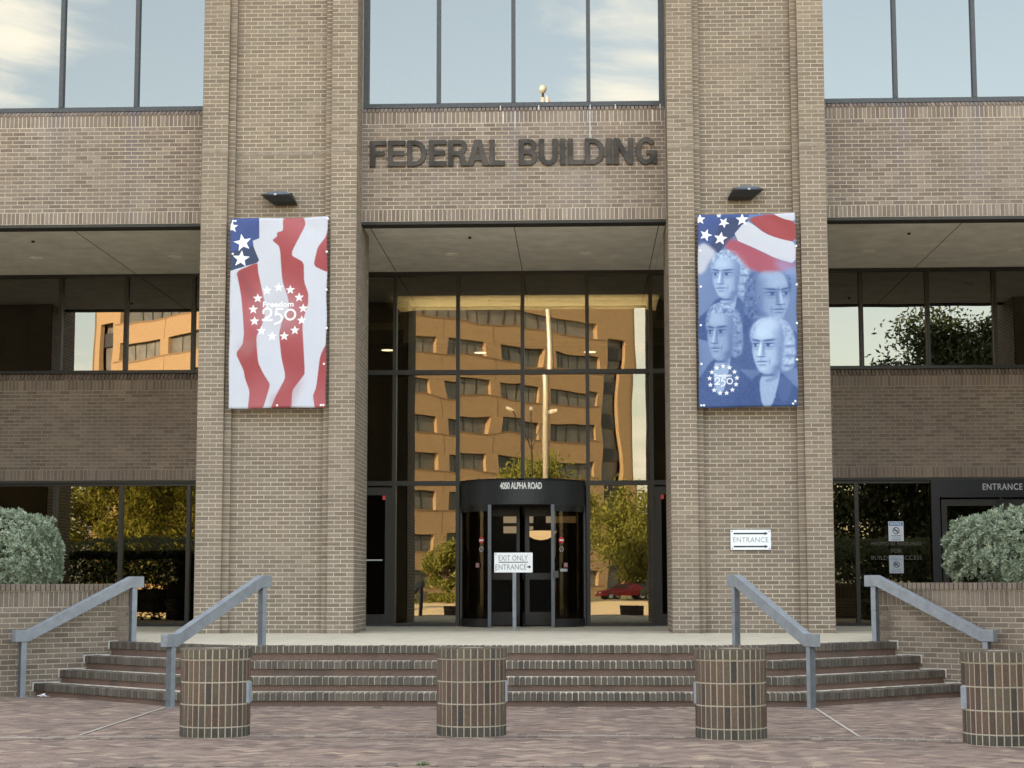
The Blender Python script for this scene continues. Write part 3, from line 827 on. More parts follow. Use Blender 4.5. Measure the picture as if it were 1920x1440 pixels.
for s in (-1, 1):
    t0 = s * math.asin(0.565 / RD)
    a1 = arc(RD - 0.005, t0, s * math.pi / 2, 16); b1 = arc(RD - 0.055, t0, s * math.pi / 2, 16)
    obj('panel_head', MB().prism(a1 + b1[::-1], 2.72, 2.834), M['black_metal'], rv)
    obj('panel_base', MB().prism(a1 + b1[::-1], GZ, GZ + 0.15), M['black_metal'], rv)
    a2 = arc(RD - 0.025, t0, s * math.pi / 2, 16); b2 = arc(RD - 0.033, t0, s * math.pi / 2, 16)
    obj('curved_pane', MB().prism(a2 + b2[::-1], GZ + 0.15, 2.72), M['glass_dark'], rv, smooth=False)
    px, py = RD * math.sin(t0), GY - RD * math.cos(t0)
    obj('post', MB().box(px - 0.03, px + 0.03, py - 0.035, py + 0.045, GZ, 2.834), M['post_metal'], rv)
    obj('post', MB().box(s * 1.12 - 0.03, s * 1.12 + 0.03, GY - 0.12, GY - 0.06, GZ, 2.834), M['frame_grey'], rv)
    def stick(name, dx, z, mb, m):
        t = s * math.asin((0.565 + dx) / RD)
        o = obj(name, mb, m, rv, ((RD + 0.004) * math.sin(t), GY - (RD + 0.004) * math.cos(t), z)); o.rotation_euler = (0, 0, t); return o
    disc = lambda r: MB().add([(r * math.cos(q), 0, r * math.sin(q)) for q in np.linspace(0, 2 * math.pi, 24, endpoint=False)], [tuple(range(24))])
    stick('sticker', 0.15, 2.20, disc(0.06), M['red'])
    stick('sticker_bar', 0.15, 2.20, MB().add([(-0.045, -0.003, -0.014), (0.045, -0.003, -0.014), (0.045, -0.003, 0.014), (-0.045, -0.003, 0.014)], [(0, 1, 2, 3)]), M['white'])
    rg = MB()
    o_ = [(0.05 * math.cos(q), -0.001, 0.05 * math.sin(q)) for q in np.linspace(0, 2 * math.pi, 24, endpoint=False)]
    i_ = [(0.04 * math.cos(q), -0.001, 0.04 * math.sin(q)) for q in np.linspace(0, 2 * math.pi, 24, endpoint=False)]
    rg.add(o_ + i_, [(k, (k + 1) % 24, 24 + (k + 1) % 24, 24 + k) for k in range(24)])
    rg.add([(-0.03, -0.001, -0.025), (-0.022, -0.001, -0.03), (0.03, -0.001, 0.025), (0.022, -0.001, 0.03)], [(0, 1, 2, 3)])
    stick('no_smoking_sticker', 0.15, 2.04, rg, M['letter_grey'])
    rect = lambda w_, h_: MB().add([(-w_, 0, -h_), (w_, 0, -h_), (w_, 0, h_), (-w_, 0, h_)], [(0, 1, 2, 3)])
    stick('label', 0.225, 1.755, rect(0.045, 0.04), mat_plain('pink_label', (0.35, 0.2, 0.2), 0.6))
    if s > 0:
        stick('label', 0.19, 1.665, rect(0.085, 0.025), M['letter_grey'])
        obj('card_reader', MB().box(px + 0.0, px + 0.1, py - 0.06, py - 0.036, 1.53, 1.65), M['frame_grey'], rv)
cs = GY - 0.02
obj('shaft', MB().tube((0, cs, GZ), (0, cs, 2.83), 0.03, 0.03, 12), M['post_metal'], rv)
for k in range(4):
    ang = k * math.pi / 2
    dx, dy = math.sin(ang), -math.cos(ang)
    fr = MB(); U_ = (dx, dy, 0); N_ = (-dy, dx, 0)
    for u0, u1, z0, z1 in ((0.04, 0.12, GZ + 0.02, 2.8), (0.98, 1.06, GZ + 0.02, 2.8), (0.12, 0.98, 2.66, 2.8), (0.12, 0.98, GZ + 0.02, GZ + 0.26), (0.12, 0.98, 1.5, 1.62)):
        fr.fbox((0, cs, 0), U_, Z, N_, u0, u1, z0, z1, -0.022, 0.022); fr.fbox((0, cs, 0), U_, Z, N_, u0, u1, z0, z1, 0.022, -0.022)
    obj('door_wing', fr, M['black_metal'], rv)

# ---- inside: dim lobby with a lit cove and a hanging bowl lamp
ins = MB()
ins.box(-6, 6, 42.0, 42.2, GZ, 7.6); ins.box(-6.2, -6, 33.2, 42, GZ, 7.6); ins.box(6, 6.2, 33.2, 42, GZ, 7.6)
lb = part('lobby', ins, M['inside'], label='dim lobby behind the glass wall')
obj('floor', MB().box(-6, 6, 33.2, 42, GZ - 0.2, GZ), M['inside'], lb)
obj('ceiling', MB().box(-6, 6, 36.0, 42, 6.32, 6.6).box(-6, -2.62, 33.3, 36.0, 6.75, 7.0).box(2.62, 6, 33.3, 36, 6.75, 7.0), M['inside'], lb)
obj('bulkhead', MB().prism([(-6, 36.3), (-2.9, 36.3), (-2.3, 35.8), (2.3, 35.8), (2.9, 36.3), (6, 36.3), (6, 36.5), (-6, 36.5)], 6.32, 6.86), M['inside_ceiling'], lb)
vt = MB()                                          # pale vault lit from a strip hidden behind the bulkhead's lip
VP = [(34.3, 7.02), (34.7, 7.16), (35.2, 7.24), (35.8, 7.27), (36.35, 7.26), (36.55, 7.16), (36.6, 6.8)]
for i, (vy, vz) in enumerate(VP):
    w_ = 2.7 + 0.25 * min(1, (vy - 34.3) / 1.8)
    vt.v += [(-w_ - .3, vy, vz), (w_ + .3, vy, vz)]
for i in range(len(VP) - 1): vt.f.append((2 * i, 2 * i + 1, 2 * i + 3, 2 * i + 2))
obj('vault', vt, M['inside_ceiling'], lb)
obj('bulkhead_lip', MB().prism([(-2.9, 36.3), (-2.3, 35.78), (2.3, 35.78), (2.9, 36.3), (2.9, 36.36), (2.26, 35.84), (-2.26, 35.84), (-2.9, 36.36)], 6.86, 6.97), M['inside_ceiling'], lb)
obj('cove', MB().box(-2.5, 2.5, 36.42, 36.5, 6.87, 6.90), M['cove'], lb)
for x, y, z in ((-2.97, 37.0, 6.315), (-1.05, 37.5, 6.315), (1.28, 37.5, 6.315)):
    obj('ceiling_light', MB().lathe([(0.13, z - 0.004), (0.13, z + 0.002)], x, y, 16), M['lit_disc'], lb)
obj('amber_glow', MB().box(-0.75, -0.05, 41.9, 41.98, 2.62, 2.78).box(-0.75, -0.05, 41.9, 41.98, 2.86, 3.05).box(0.25, 0.95, 41.9, 41.98, 2.86, 3.05), mat_emit('dim_amber', (1.0, 0.7, 0.35), 0.035), lb)  # dim amber squares on the back wall, their light put in as emission
pl = thing('pendant_lamp', 'amber glass bowl lamp hanging inside, seen through the revolving door', 'lamp', (0.24, 37.0, 2.33))
bw = MB().lathe([(0.02, 0.0), (0.14, 0.02), (0.27, 0.09), (0.34, 0.18), (0.345, 0.19)], 0, 0, 28)
obj('bowl', bw, M['bowl'], pl, smooth=True)
obj('rim', MB().lathe([(0.35, 0.185), (0.35, 0.2), (0.33, 0.2)], 0, 0, 28), M['bronze'], pl)
for q in range(3):
    t = q * 2.094
    obj('rod', MB().tube((0.3 * math.cos(t), 0.3 * math.sin(t), 0.19), (0, 0, 1.3), 0.008, 0.008, 6), M['bronze'], pl)

# ---- the rest of the block: walls over and behind, roof
sh_ = MB()
for x0, x1 in (BX, SBL, SBR): sh_.box(x0, x1, SY + 0.005, SY + 0.4, 12.0, TOP)
sh_.box(-46, -9.94, SY + 0.35, SY + 0.7, 7.25, TOP).box(9.94, 46, SY + 0.35, SY + 0.7, 7.25, TOP)
sh_.box(-46, -9.94, GY - 0.02, GY + 0.3, GZ, 7.25).box(9.94, 46, GY - 0.02, GY + 0.3, GZ, 7.25)
sh_.box(-46, -45.7, 29.2, 62, 0, TOP).box(45.7, 46, 29.2, 62, 0, TOP).box(-45.7, 45.7, 61.7, 62, 0, TOP)
part('wall', sh_, M['spandrel_brick'])
part('roof', MB().box(-46, 46, SY + 0.1, 62, TOP, TOP + 0.3), M['roof'])

# ================================================================== THINGS ON THE FACADE
# ---- raised letters FEDERAL BUILDING: outlines drawn glyph by glyph (unit cap height), then extruded
def arcp(cx, cy, rx, ry, a0, a1, n=14):
    return [(cx + rx * math.cos(R(t)), cy + ry * math.sin(R(t))) for t in np.linspace(a0, a1, n)]
def glyph(ch, w_):
    s = 0.175                                      # stem
    if ch == 'F': return [[(0, 0), (s, 0), (s, .42), (w_ * .9, .42), (w_ * .9, .59), (s, .59), (s, .83), (w_, .83), (w_, 1), (0, 1)]]
    if ch == 'E': return [[(0, 0), (w_, 0), (w_, .17), (s, .17), (s, .42), (w_ * .93, .42), (w_ * .93, .59), (s, .59), (s, .83), (w_, .83), (w_, 1), (0, 1)]]
    if ch == 'L': return [[(0, 0), (w_, 0), (w_, .17), (s, .17), (s, 1), (0, 1)]]
    if ch == 'I': return [[(0, 0), (w_, 0), (w_, 1), (0, 1)]]
    if ch == 'D':
        rx = w_ - .28
        return [[(0, 0)] + arcp(.28, .5, rx, .5, -90, 90, 18) + [(0, 1)], [(s, .17)] + arcp(.28, .5, rx - s, .33, -90, 90, 18) + [(s, .83)]]
    if ch == 'R':
        r = .27
        return [[(0, 0), (s, 0), (s, .40), (.33, .40)] + [(.42, .36), (w_ - .24, .1), (w_ - .2, 0), (w_, 0), (w_, .04), (w_ - .06, .14), (w_ - .08, .33), (w_ - .15, .45)]
                + arcp(w_ - r, .73, r, .27, -45, 90, 12) + [(0, 1)], [(s, .56)] + arcp(w_ - r - .02, .70, r - s + .02, .14, -90, 90, 10) + [(s, .84)]]
    if ch == 'B':
        return [[(0, 0)] + arcp(w_ - .29, .285, .29, .285, -90, 52, 14) + arcp(w_ - .30, .75, .26, .25, -42, 90, 12) + [(0, 1)],
                [(s, .16)] + arcp(w_ - .30, .29, .12, .13, -90, 90, 10) + [(s, .42)], [(s, .58)] + arcp(w_ - .32, .715, .11, .125, -90, 90, 10) + [(s, .84)]]
    if ch == 'A':
        c = w_ / 2
        return [[(0, 0), (.20, 0), (.26, .20), (w_ - .26, .20), (w_ - .20, 0), (w_, 0), (c + .12, 1), (c - .12, 1)], [(.31, .36), (w_ - .31, .36), (c, .80)]]
    if ch == 'U':
        return [[(0, 1), (0, .36)] + arcp(w_ / 2, .36, w_ / 2, .38, 180, 360, 18) + [(w_, 1), (w_ - s, 1), (w_ - s, .36)] + arcp(w_ / 2, .36, w_ / 2 - s, .21, 360, 180, 14) + [(s, 1)]]
    if ch == 'N': return [[(0, 0), (s, 0), (s, .66), (w_ - s - .02, 0), (w_, 0), (w_, 1), (w_ - s, 1), (w_ - s, .34), (s + .02, 1), (0, 1)]]
    if ch == 'G':
        c = w_ / 2
        return [arcp(c, .5, c, .52, 38, 310, 30) + [(w_ - .12, .0), (w_, .0), (w_, .52), (c + .02, .52), (c + .02, .36), (w_ - .2, .36), (w_ - .24, .24)] + arcp(c, .5, c - s, .35, 300, 38, 24)]
    return []
def letter_mesh(ch, w_, height, depth):
    cu = bpy.data.curves.new('g', 'CURVE'); cu.dimensions = '2D'; cu.fill_mode = 'BOTH'
    cu.extrude = depth / 2; cu.bevel_depth = 0.004; cu.bevel_resolution = 0
    for pts in glyph(ch, w_):
        sp = cu.splines.new('POLY'); sp.points.add(len(pts) - 1)
        for p, (a, b) in zip(sp.points, pts): p.co = (a * height, b * height, 0, 1)
        sp.use_cyclic_u = True
    o = bpy.data.objects.new('g', cu); C.objects.link(o)
    dg = bpy.context.evaluated_depsgraph_get(); dg.update()
    me = bpy.data.meshes.new_from_object(o.evaluated_get(dg))
    bpy.data.objects.remove(o)
    me.name = 'letter'; me.materials.clear(); me.materials.append(M['bronze'])
    return me
sg = thing('building_lettering', 'large raised bronze letters reading FEDERAL BUILDING on the brick panel', 'lettering', (0, SY - 0.03, 8.195))
for ch, x0, x1 in (('F', -2.332, -2.084), ('E', -2.043, -1.769), ('D', -1.728, -1.42), ('E', -1.369, -1.098), ('R', -1.055, -.758), ('A', -.742, -.408), ('L', -.383, -.14),
                   ('B', .096, .39), ('U', .426, .72), ('I', .765, .85), ('L', .896, 1.145), ('D', 1.173, 1.483), ('I', 1.52, 1.604), ('N', 1.642, 1.95), ('G', 1.997, 2.33)):
    H_ = 0.428
    o = link('letter', letter_mesh(ch, (x1 - x0) / H_, H_, 0.03), sg, (x0, 0, 0)); o.rotation_euler = (math.pi / 2, 0, 0)
    pins = MB()
    for qx in (x0 + 0.04, x1 - 0.045):
        pins.tube((qx - x0, 0.02, 0.1), (qx - x0, 0.05, 0.1), 0.006, 0.006, 6)

# ---- banners: printed cloth, the print drawn into an image here
BWP, BHP = 430, 860
yy, xx = np.mgrid[0:BHP, 0:BWP].astype(np.float64)
def poly_mask(pts, aa=1.0):
    """soft-edged even-odd polygon mask in pixel coordinates"""
    m = np.zeros((BHP, BWP), bool)
    n = len(pts)
    for i in range(n):
        (x1, y1), (x2, y2) = pts[i], pts[(i + 1) % n]
        if y1 == y2: continue
        c = ((y1 <= yy) & (yy < y2)) | ((y2 <= yy) & (yy < y1))
        xi = x1 + (yy - y1) / (y2 - y1) * (x2 - x1)
        m ^= c & (xx < xi)
    return m.astype(np.float64)
def blur(a, k):
    for _ in range(2):
        for ax in (0, 1):
            c = np.cumsum(np.pad(a, [(k + 1, k) if i == ax else (0, 0) for i in range(2)], mode='edge'), axis=ax)
            a = (np.take(c, range(2 * k + 1, c.shape[ax]), ax) - np.take(c, range(0, c.shape[ax] - 2 * k - 1), ax)) / (2 * k + 1)
    return a
def smooth_poly(pts, k=1, cut=.25):
    for _ in range(k):                             # corner cutting
        q = []
        for i in range(len(pts)):
            a, b = np.array(pts[i]), np.array(pts[(i + 1) % len(pts)])
            q += [tuple(a * (1 - cut) + b * cut), tuple(a * cut + b * (1 - cut))]
        pts = q
    return pts
def star_pts(cx, cy, r, rot=-90):
    return [(cx + (r if i % 2 == 0 else r * .42) * math.cos(R(rot + i * 36)), cy + (r if i % 2 == 0 else r * .42) * math.sin(R(rot + i * 36))) for i in range(10)]
def paint(img, mask, col):
    img[:] = img * (1 - mask[..., None]) + np.array(col) * mask[..., None]
def text_mask(s, cx, base, height, width, bold):
    v, f = text2d(s, 1.0, bold)
    v[:, 0] *= width / (v[:, 0].max() - v[:, 0].min())
    m = np.zeros((BHP, BWP))
    for poly in f:
        p = [(cx + v[i, 0], base - v[i, 1] * height) for i in poly]
        xs = [q[0] for q in p]; ys = [q[1] for q in p]
        x0, x1, y0, y1 = max(0, int(min(xs)) - 1), int(max(xs)) + 2, max(0, int(min(ys)) - 1), int(max(ys)) + 2
        SSA = 3
        gy, gx = np.mgrid[y0 * SSA:y1 * SSA, x0 * SSA:x1 * SSA] / SSA + 0.5 / SSA
        q = np.zeros(gy.shape, bool)
        for i in range(len(p)):
            (ax, ay), (bx, by) = p[i], p[(i + 1) % len(p)]
            if ay == by: continue
            q ^= (((ay <= gy) & (gy < by)) | ((by <= gy) & (gy < ay))) & (gx < ax + (gy - ay) / (by - ay) * (bx - ax))
        q = q.reshape(y1 - y0, SSA, x1 - x0, SSA).mean(axis=(1, 3))
        sub = m[y0:y1, x0:x1]
        m[y0:y1, x0:x1] = np.minimum(1, sub + q[:sub.shape[0], :sub.shape[1]])
    return m
def emblem(img, cx, cy, r, col=(0.76, 0.77, 0.81), halo=0.34):
    g = np.clip(1.25 - np.hypot(xx - cx, yy - cy) / r * 1.0, 0, 1) * halo
    paint(img, blur(np.clip(g, 0, halo), 6), (0.42, 0.37, 0.44))
    for i in range(13):
        t = -90 + i * 360 / 13
        paint(img, blur(poly_mask(star_pts(cx + r * math.cos(R(t)), cy + r * 1.0 * math.sin(R(t)), r * 0.20, -90 + 8 * math.sin(i * 2.1))), 0 or 1), col) if False else paint(img, poly_mask(star_pts(cx + r * math.cos(R(t)), cy + r * math.sin(R(t)), r * 0.20)), col)
    paint(img, text_mask('Freedom', cx, cy - r * 0.20, r * 0.23, r * 1.22, 0.025), col)
    # old style numerals 2 5 0
    k = r / 165.0
    def stroke(pts, wd):
        m = np.zeros((BHP, BWP))
        for (ax, ay), (bx, by) in zip(pts[:-1], pts[1:]):
            ax, ay, bx, by = cx + ax * k, cy + ay * k, cx + bx * k, cy + by * k
            L2 = (bx - ax) ** 2 + (by - ay) ** 2 + 1e-9
            t = np.clip(((xx - ax) * (bx - ax) + (yy - ay) * (by - ay)) / L2, 0, 1)
            dd = np.hypot(xx - ax - t * (bx - ax), yy - ay - t * (by - ay))
            m = np.maximum(m, np.clip(wd * k - dd + 0.5, 0, 1))
        paint(img, m, col)
    stroke(arcp(-72, -2, 26, -24, 200, 0, 12) + [(-52, 22), (-100, 52)], 6.5); stroke([(-100, 51), (-45, 51)], 7.5)
    stroke([(28, -22), (-12, -22), (-18, 18)] + arcp(-8, 40, 30, -30, 100, -80, 12) + [(-24, 78)], 6)
    stroke(arcp(78, 18, 33, 33, 0, 360, 30), 6.5)
WHT, RED1, RED2, NAVY, NAVD = (0.50, 0.52, 0.605), (0.29, 0.052, 0.06), (0.36, 0.10, 0.115), (0.045, 0.075, 0.23), (0.035, 0.05, 0.11)
def zl(pts): return [((x - 118) / 647 * BWP, (y - 103) / 1282 * BHP) for x, y in pts]
left_img = np.ones((BHP, BWP, 3)) * np.array(WHT)
redv = 0.5 + 0.5 * np.sin(yy / 70 + 1.2 * np.sin(xx / 90) + xx / 160)
redc = np.array(RED1) * (1 - redv[..., None]) + np.array(RED2) * redv[..., None]
def paint_red(img, pts):
    m = blur(poly_mask(smooth_poly(zl(pts), 2, .13)), 1)[..., None]
    img[:] = img * (1 - m) + redc * m
paint_red(left_img, [(160, 462), (300, 402), (305, 470), (325, 560), (342, 640), (356, 700), (352, 770), (330, 840), (300, 900), (300, 960), (312, 1080), (345, 1150), (392, 1225), (384, 1262), (345, 1392), (243, 1392), (256, 1270), (222, 1180), (214, 1130), (160, 1015), (207, 955), (214, 880), (206, 760), (195, 640), (180, 560)])
paint_red(left_img, [(466, 98), (606, 98), (618, 152), (518, 356), (610, 410), (613, 540), (642, 620), (643, 690), (612, 790), (605, 850), (613, 960), (625, 1160), (605, 1187), (543, 1270), (538, 1392), (395, 1392), (428, 1310), (492, 1190), (490, 1150), (465, 1050), (446, 890), (466, 800), (512, 725), (506, 650), (465, 530), (448, 300), (396, 255), (430, 228), (428, 202), (468, 190)])
paint_red(left_img, [(775, 110), (757, 240), (700, 310), (673, 435), (775, 488)])
paint_red(left_img, [(775, 945), (724, 1037), (700, 1250), (678, 1305), (692, 1392), (775, 1392)])
paint(left_img, poly_mask(zl([(110, 95), (312, 95), (312, 240), (268, 256), (274, 300), (310, 388), (300, 405), (110, 460)])), NAVY)
paint(left_img, poly_mask(zl([(110, 330), (266, 290), (274, 300), (310, 388), (300, 405), (110, 460)])), NAVD)
for cx_, cy_, r_, ro in ((128, 160, 42, -90), (200, 268, 62, -100), (190, 378, 60, -85)):
    p_ = zl([(cx_, cy_), (cx_ + r_, cy_)]); paint(left_img, poly_mask(star_pts(*p_[0], p_[1][0] - p_[0][0], ro)), (0.82, 0.85, 0.94))
paint(left_img, 0.35 * blur(poly_mask(zl([(400, 1310), (620, 1180), (600, 1250), (540, 1392), (400, 1392)])), 14), (0.25, 0.02, 0.03))
paint(left_img, 0.30 * blur(poly_mask(zl([(160, 960), (300, 900), (300, 980), (230, 1050)])), 14), (0.35, 0.2, 0.2))
paint(left_img, 0.35 * blur(poly_mask(zl([(150, 470), (210, 450), (330, 700), (320, 760), (240, 640)])), 10), (0.16, 0.05, 0.06))
e0 = zl([(442, 742)])[0]
emblem(left_img, e0[0], e0[1], 112)

def zr(pts): return [((x - 70) / 658 * BWP, (y - 75) / 1300 * BHP) for x, y in pts]
lum = 0.37 + 0.05 * np.sin(xx / 60 + yy / 110) + 0.06 * np.exp(-((yy - 480) / 240.0) ** 2) - 0.10 * np.clip((yy - 560) / 300, 0, 1)
grain = blur(rng.normal(0, 1, (BHP, BWP)), 2); grain /= grain.std()
curl = blur(rng.normal(0, 1, (BHP, BWP)), 4); curl /= curl.std()
fine = blur(rng.normal(0, 1, (BHP, BWP)), 1); fine /= fine.std()
def spot(cx, cy, rx, ry, p=2.0, rot=0.0):
    c_, s_ = math.cos(rot), math.sin(rot)
    a, b = (xx - cx) * c_ + (yy - cy) * s_, -(xx - cx) * s_ + (yy - cy) * c_
    return np.exp(-(np.abs(a / rx) ** p + np.abs(b / ry) ** p))
def lay_lum(mask, val):
    global lum
    lum = lum * (1 - mask) + val * mask
def gentleman(cx, cy, w_, h_, tn, hair, light, bald=False, coat=0.10, puff=1.0, frown=0.0):
    """a generic gentleman of the past in three-quarter view: cx, cy the middle of the face, w_, h_ half sizes, tn (-1 or 1) the side he faces"""
    P = lambda pts: [(cx + tn * x * w_, cy + y * h_) for x, y in pts]
    F = lambda pts, k=2, bl=2: blur(poly_mask(smooth_poly(P(pts), k)), bl)
    # coat, collar, cravat
    lay_lum(F([(-2.5, 2.9), (-2.2, 1.9), (-1.1, 1.35), (-.55, .8), (.6, .9), (1.2, 1.5), (1.9, 1.9), (2.1, 2.9)], 2, 3) * .95, coat + .02 * grain)
    lay_lum(F([(-1.3, 1.35), (-.6, .95), (-.35, 1.5), (-.7, 2.2)], 1, 3) * .8, coat + .10)
    lay_lum(F([(-.6, .72), (.35, .95), (.55, 1.3), (.4, 2.2), (-.05, 2.3), (-.45, 1.4)], 1, 2), 0.64 + .02 * fine)
    lay_lum(F([(-.5, 1.0), (.3, 1.2), (.1, 1.3), (-.45, 1.15)], 1, 2) * .6, 0.38)
    # hair behind the head
    hm = np.clip(F([(-1.35, -.1), (-1.25, -.75), (-.75, -1.12), (.1, -1.2), (.8, -1.0), (1.02, -.55), (.9, -.1), (-.2, .4), (-.7, .95), (-1.35, .75)], 2, 3), 0, 1)
    lay_lum(hm * .95, np.clip(hair + .06 * curl + .03 * fine, .08, .95))
    for k in range(3 if puff > .2 else 0):
        lay_lum(spot(cx - tn * w_ * (1.02 + .1 * (k % 2)), cy + h_ * (-.2 + .36 * k), w_ * .30 * puff, h_ * .15 * puff, 2.5) * .8, np.clip(hair + .06 + .06 * curl, 0, 1))
        lay_lum(spot(cx - tn * w_ * (1.05 + .1 * (k % 2)), cy + h_ * (-.05 + .36 * k), w_ * .34 * puff, h_ * .05, 2.5) * .7, hair * .45)
    # neck and face
    lay_lum(F([(-.62, .3), (.1, .6), (.1, 1.0), (-.6, 1.0)], 1, 3) * .9, light * .55)
    face = F([(-.78, -.35), (-.70, -.88), (-.2, -1.08), (.45, -1.0), (.80, -.62), (.83, -.25), (.90, .02), (.84, .32), (.70, .62), (.52, .88), (.22, 1.0), (-.12, .93), (-.48, .66), (-.70, .25)], 2, 2)
    u = (xx - cx) / w_ * tn; v = (yy - cy) / h_
    base = light * (1.0 + .16 * np.exp(-((u - .35) / .5) ** 2 - ((v + .6) / .3) ** 2) - .42 * np.clip((-u - .1) / .7, 0, 1) - .18 * np.clip((u - .62) / .3, 0, 1) - .16 * np.clip((v - .55) / .5, 0, 1))
    lay_lum(face, base + .010 * grain)
    sp = lambda x, y, rx, ry, val, op, p=2.0, rot=0.0: lay_lum(spot(cx + tn * x * w_, cy + y * h_, rx * w_, ry * h_, p, rot * tn) * op, val)
    # cheeks, sockets, brows, eyes
    sp(-.30, .22, .28, .2, light * .98, .5); sp(.66, .22, .12, .18, light * 1.1, .4)
    sp(-.55, .25, .16, .4, light * .48, .6)
    for ex, ew in ((.0, .27), (.66, .19)):
        sp(ex, -.16, ew * 1.25, .15, light * .52, .75)
        sp(ex, -.305, ew * 1.25, .04, .10, .85, 3, .10 if ex < .3 else -.22)
        sp(ex, -.12, ew * .82, .052, light * 1.02, .9, 3)
        sp(ex + .05, -.125, ew * .36, .062, .05, .98, 3)
        sp(ex, -.178, ew * 1.0, .02, .06, .9, 3)
        sp(ex, -.06, ew * .85, .018, light * .45, .6, 3)
        sp(ex, .03, ew * .8, .03, light * .62, .5, 3)
    if frown: sp(.36, -.30, .03, .08, light * .4, .7)
    # nose: lit ridge, shaded flank, nostrils
    sp(.28, .0, .07, .22, light * .50, .7, 3, -.12); sp(.28, .22, .10, .12, light * .58, .6, 2)
    sp(.47, .02, .055, .26, min(1, light * 1.38), .85, 3, -.14); sp(.53, .24, .09, .055, min(1, light * 1.3), .7)
    sp(.40, .315, .17, .026, light * .26, .9, 3); sp(.62, .30, .05, .03, light * .4, .7)
    sp(.43, .40, .05, .05, light * .62, .6)
    # mouth and chin
    sp(.38, .475, .26, .022, light * .52, .7, 3); sp(.38, .51, .30, .017, .07, .92, 4); sp(.38, .56, .22, .03, light * 1.05, .5, 3)
    sp(.36, .63, .20, .03, light * .50, .75, 3); sp(.34, .78, .22, .08, light * 1.15, .6)
    sp(-.02, .50, .05, .12, light * .5, .55); sp(-.35, .72, .28, .10, light * .42, .6, 2, .6)
    sp(.1, 1.02, .5, .05, light * .25, .8, 3)
    # ear, hairline
    sp(-.62, .02, .10, .15, light * .75, .7, 3); sp(-.60, .04, .05, .09, light * .4, .6, 3)
    if bald:
        sp(.05, -.92, .62, .24, light * 1.12, .85, 3)
    else:
        hl = F([(-.85, -.25), (-.72, -.62), (-.35, -.82), (.1, -.80), (.5, -.9), (.82, -.55), (.9, -.9), (.5, -1.22), (-.3, -1.25), (-.95, -.95)], 2, 2)
        lay_lum(hl * .95, np.clip(hair + .06 + .09 * curl + .05 * fine, 0, 1))
def fz(x, y): return zr([(x, y)])[0]
gentleman(*fz(265, 500), 74, 100, -1, .58, .66, False, .10, 1.0)
gentleman(*fz(560, 640), 90, 112, 1, .26, .57, True, .16, .0, 1.0)
gentleman(*fz(222, 890), 70, 116, -1, .46, .58, False, .13, .35)
gentleman(*fz(540, 985), 84, 118, -1, .64, .72, True, .11, 1.1)
for bx_, by_ in ((580, 1262), (574, 1310)): lay_lum(spot(*fz(bx_, by_), 4, 4, 3), 0.6)
lum = np.clip(lum, 0.02, 1) ** 1.22
_t = lum[..., None]
right_img = np.array((0.020, 0.05, 0.18)) * (1 - _t) ** 2 + 2 * _t * (1 - _t) * np.array((0.135, 0.225, 0.46)) + _t ** 2 * np.array((0.60, 0.73, 0.90))
def prt(pts, col, k=1, soft=0, op=1.0):
    m = poly_mask(smooth_poly(zr(pts), k) if k else zr(pts))
    if soft: m = blur(m, soft)
    paint(right_img, m * op, col)
prt([(60, 60), (420, 60), (400, 130), (300, 235), (205, 338), (110, 268), (60, 300)], NAVY, 0)
prt([(210, 160), (290, 100), (400, 120), (300, 235), (205, 338), (150, 290)], NAVD, 0, 5, .8)
prt([(60, 300), (100, 262), (150, 290), (195, 335), (140, 400), (110, 470), (60, 480)], WHT, 1, 6, .8)
prt([(240, 300), (300, 226), (480, 320), (600, 382), (735, 425), (735, 440), (640, 470), (420, 470), (330, 350)], (0.36, 0.06, 0.08), 1, 7, .85)
prt([(392, 118), (440, 145), (520, 210), (600, 242), (735, 275), (735, 425), (600, 385), (480, 322), (292, 236)], WHT, 1)
prt([(408, 98), (580, 70), (640, 108), (735, 135), (735, 278), (600, 243), (520, 208), (440, 142)], RED1, 1)
prt([(560, 62), (735, 60), (735, 136), (640, 110)], WHT, 1)
prt([(560, 380), (735, 425), (735, 520), (640, 480)], (0.25, 0.32, 0.6), 1, 14, .5)
for cx_, cy_, r_, ro in ((122, 212, 44, -70), (222, 238, 48, -80), (245, 130, 38, -60), (368, 112, 46, -90), (85, 105, 38, -90), (212, 80, 18, -90)):
    p_ = zr([(cx_, cy_), (cx_ + r_, cy_)]); paint(right_img, poly_mask(star_pts(*p_[0], p_[1][0] - p_[0][0], ro)), (0.85, 0.87, 0.95))
e1 = fz(232, 1190); emblem(right_img, e1[0], e1[1], 60, (0.74, 0.77, 0.84), 0.05)

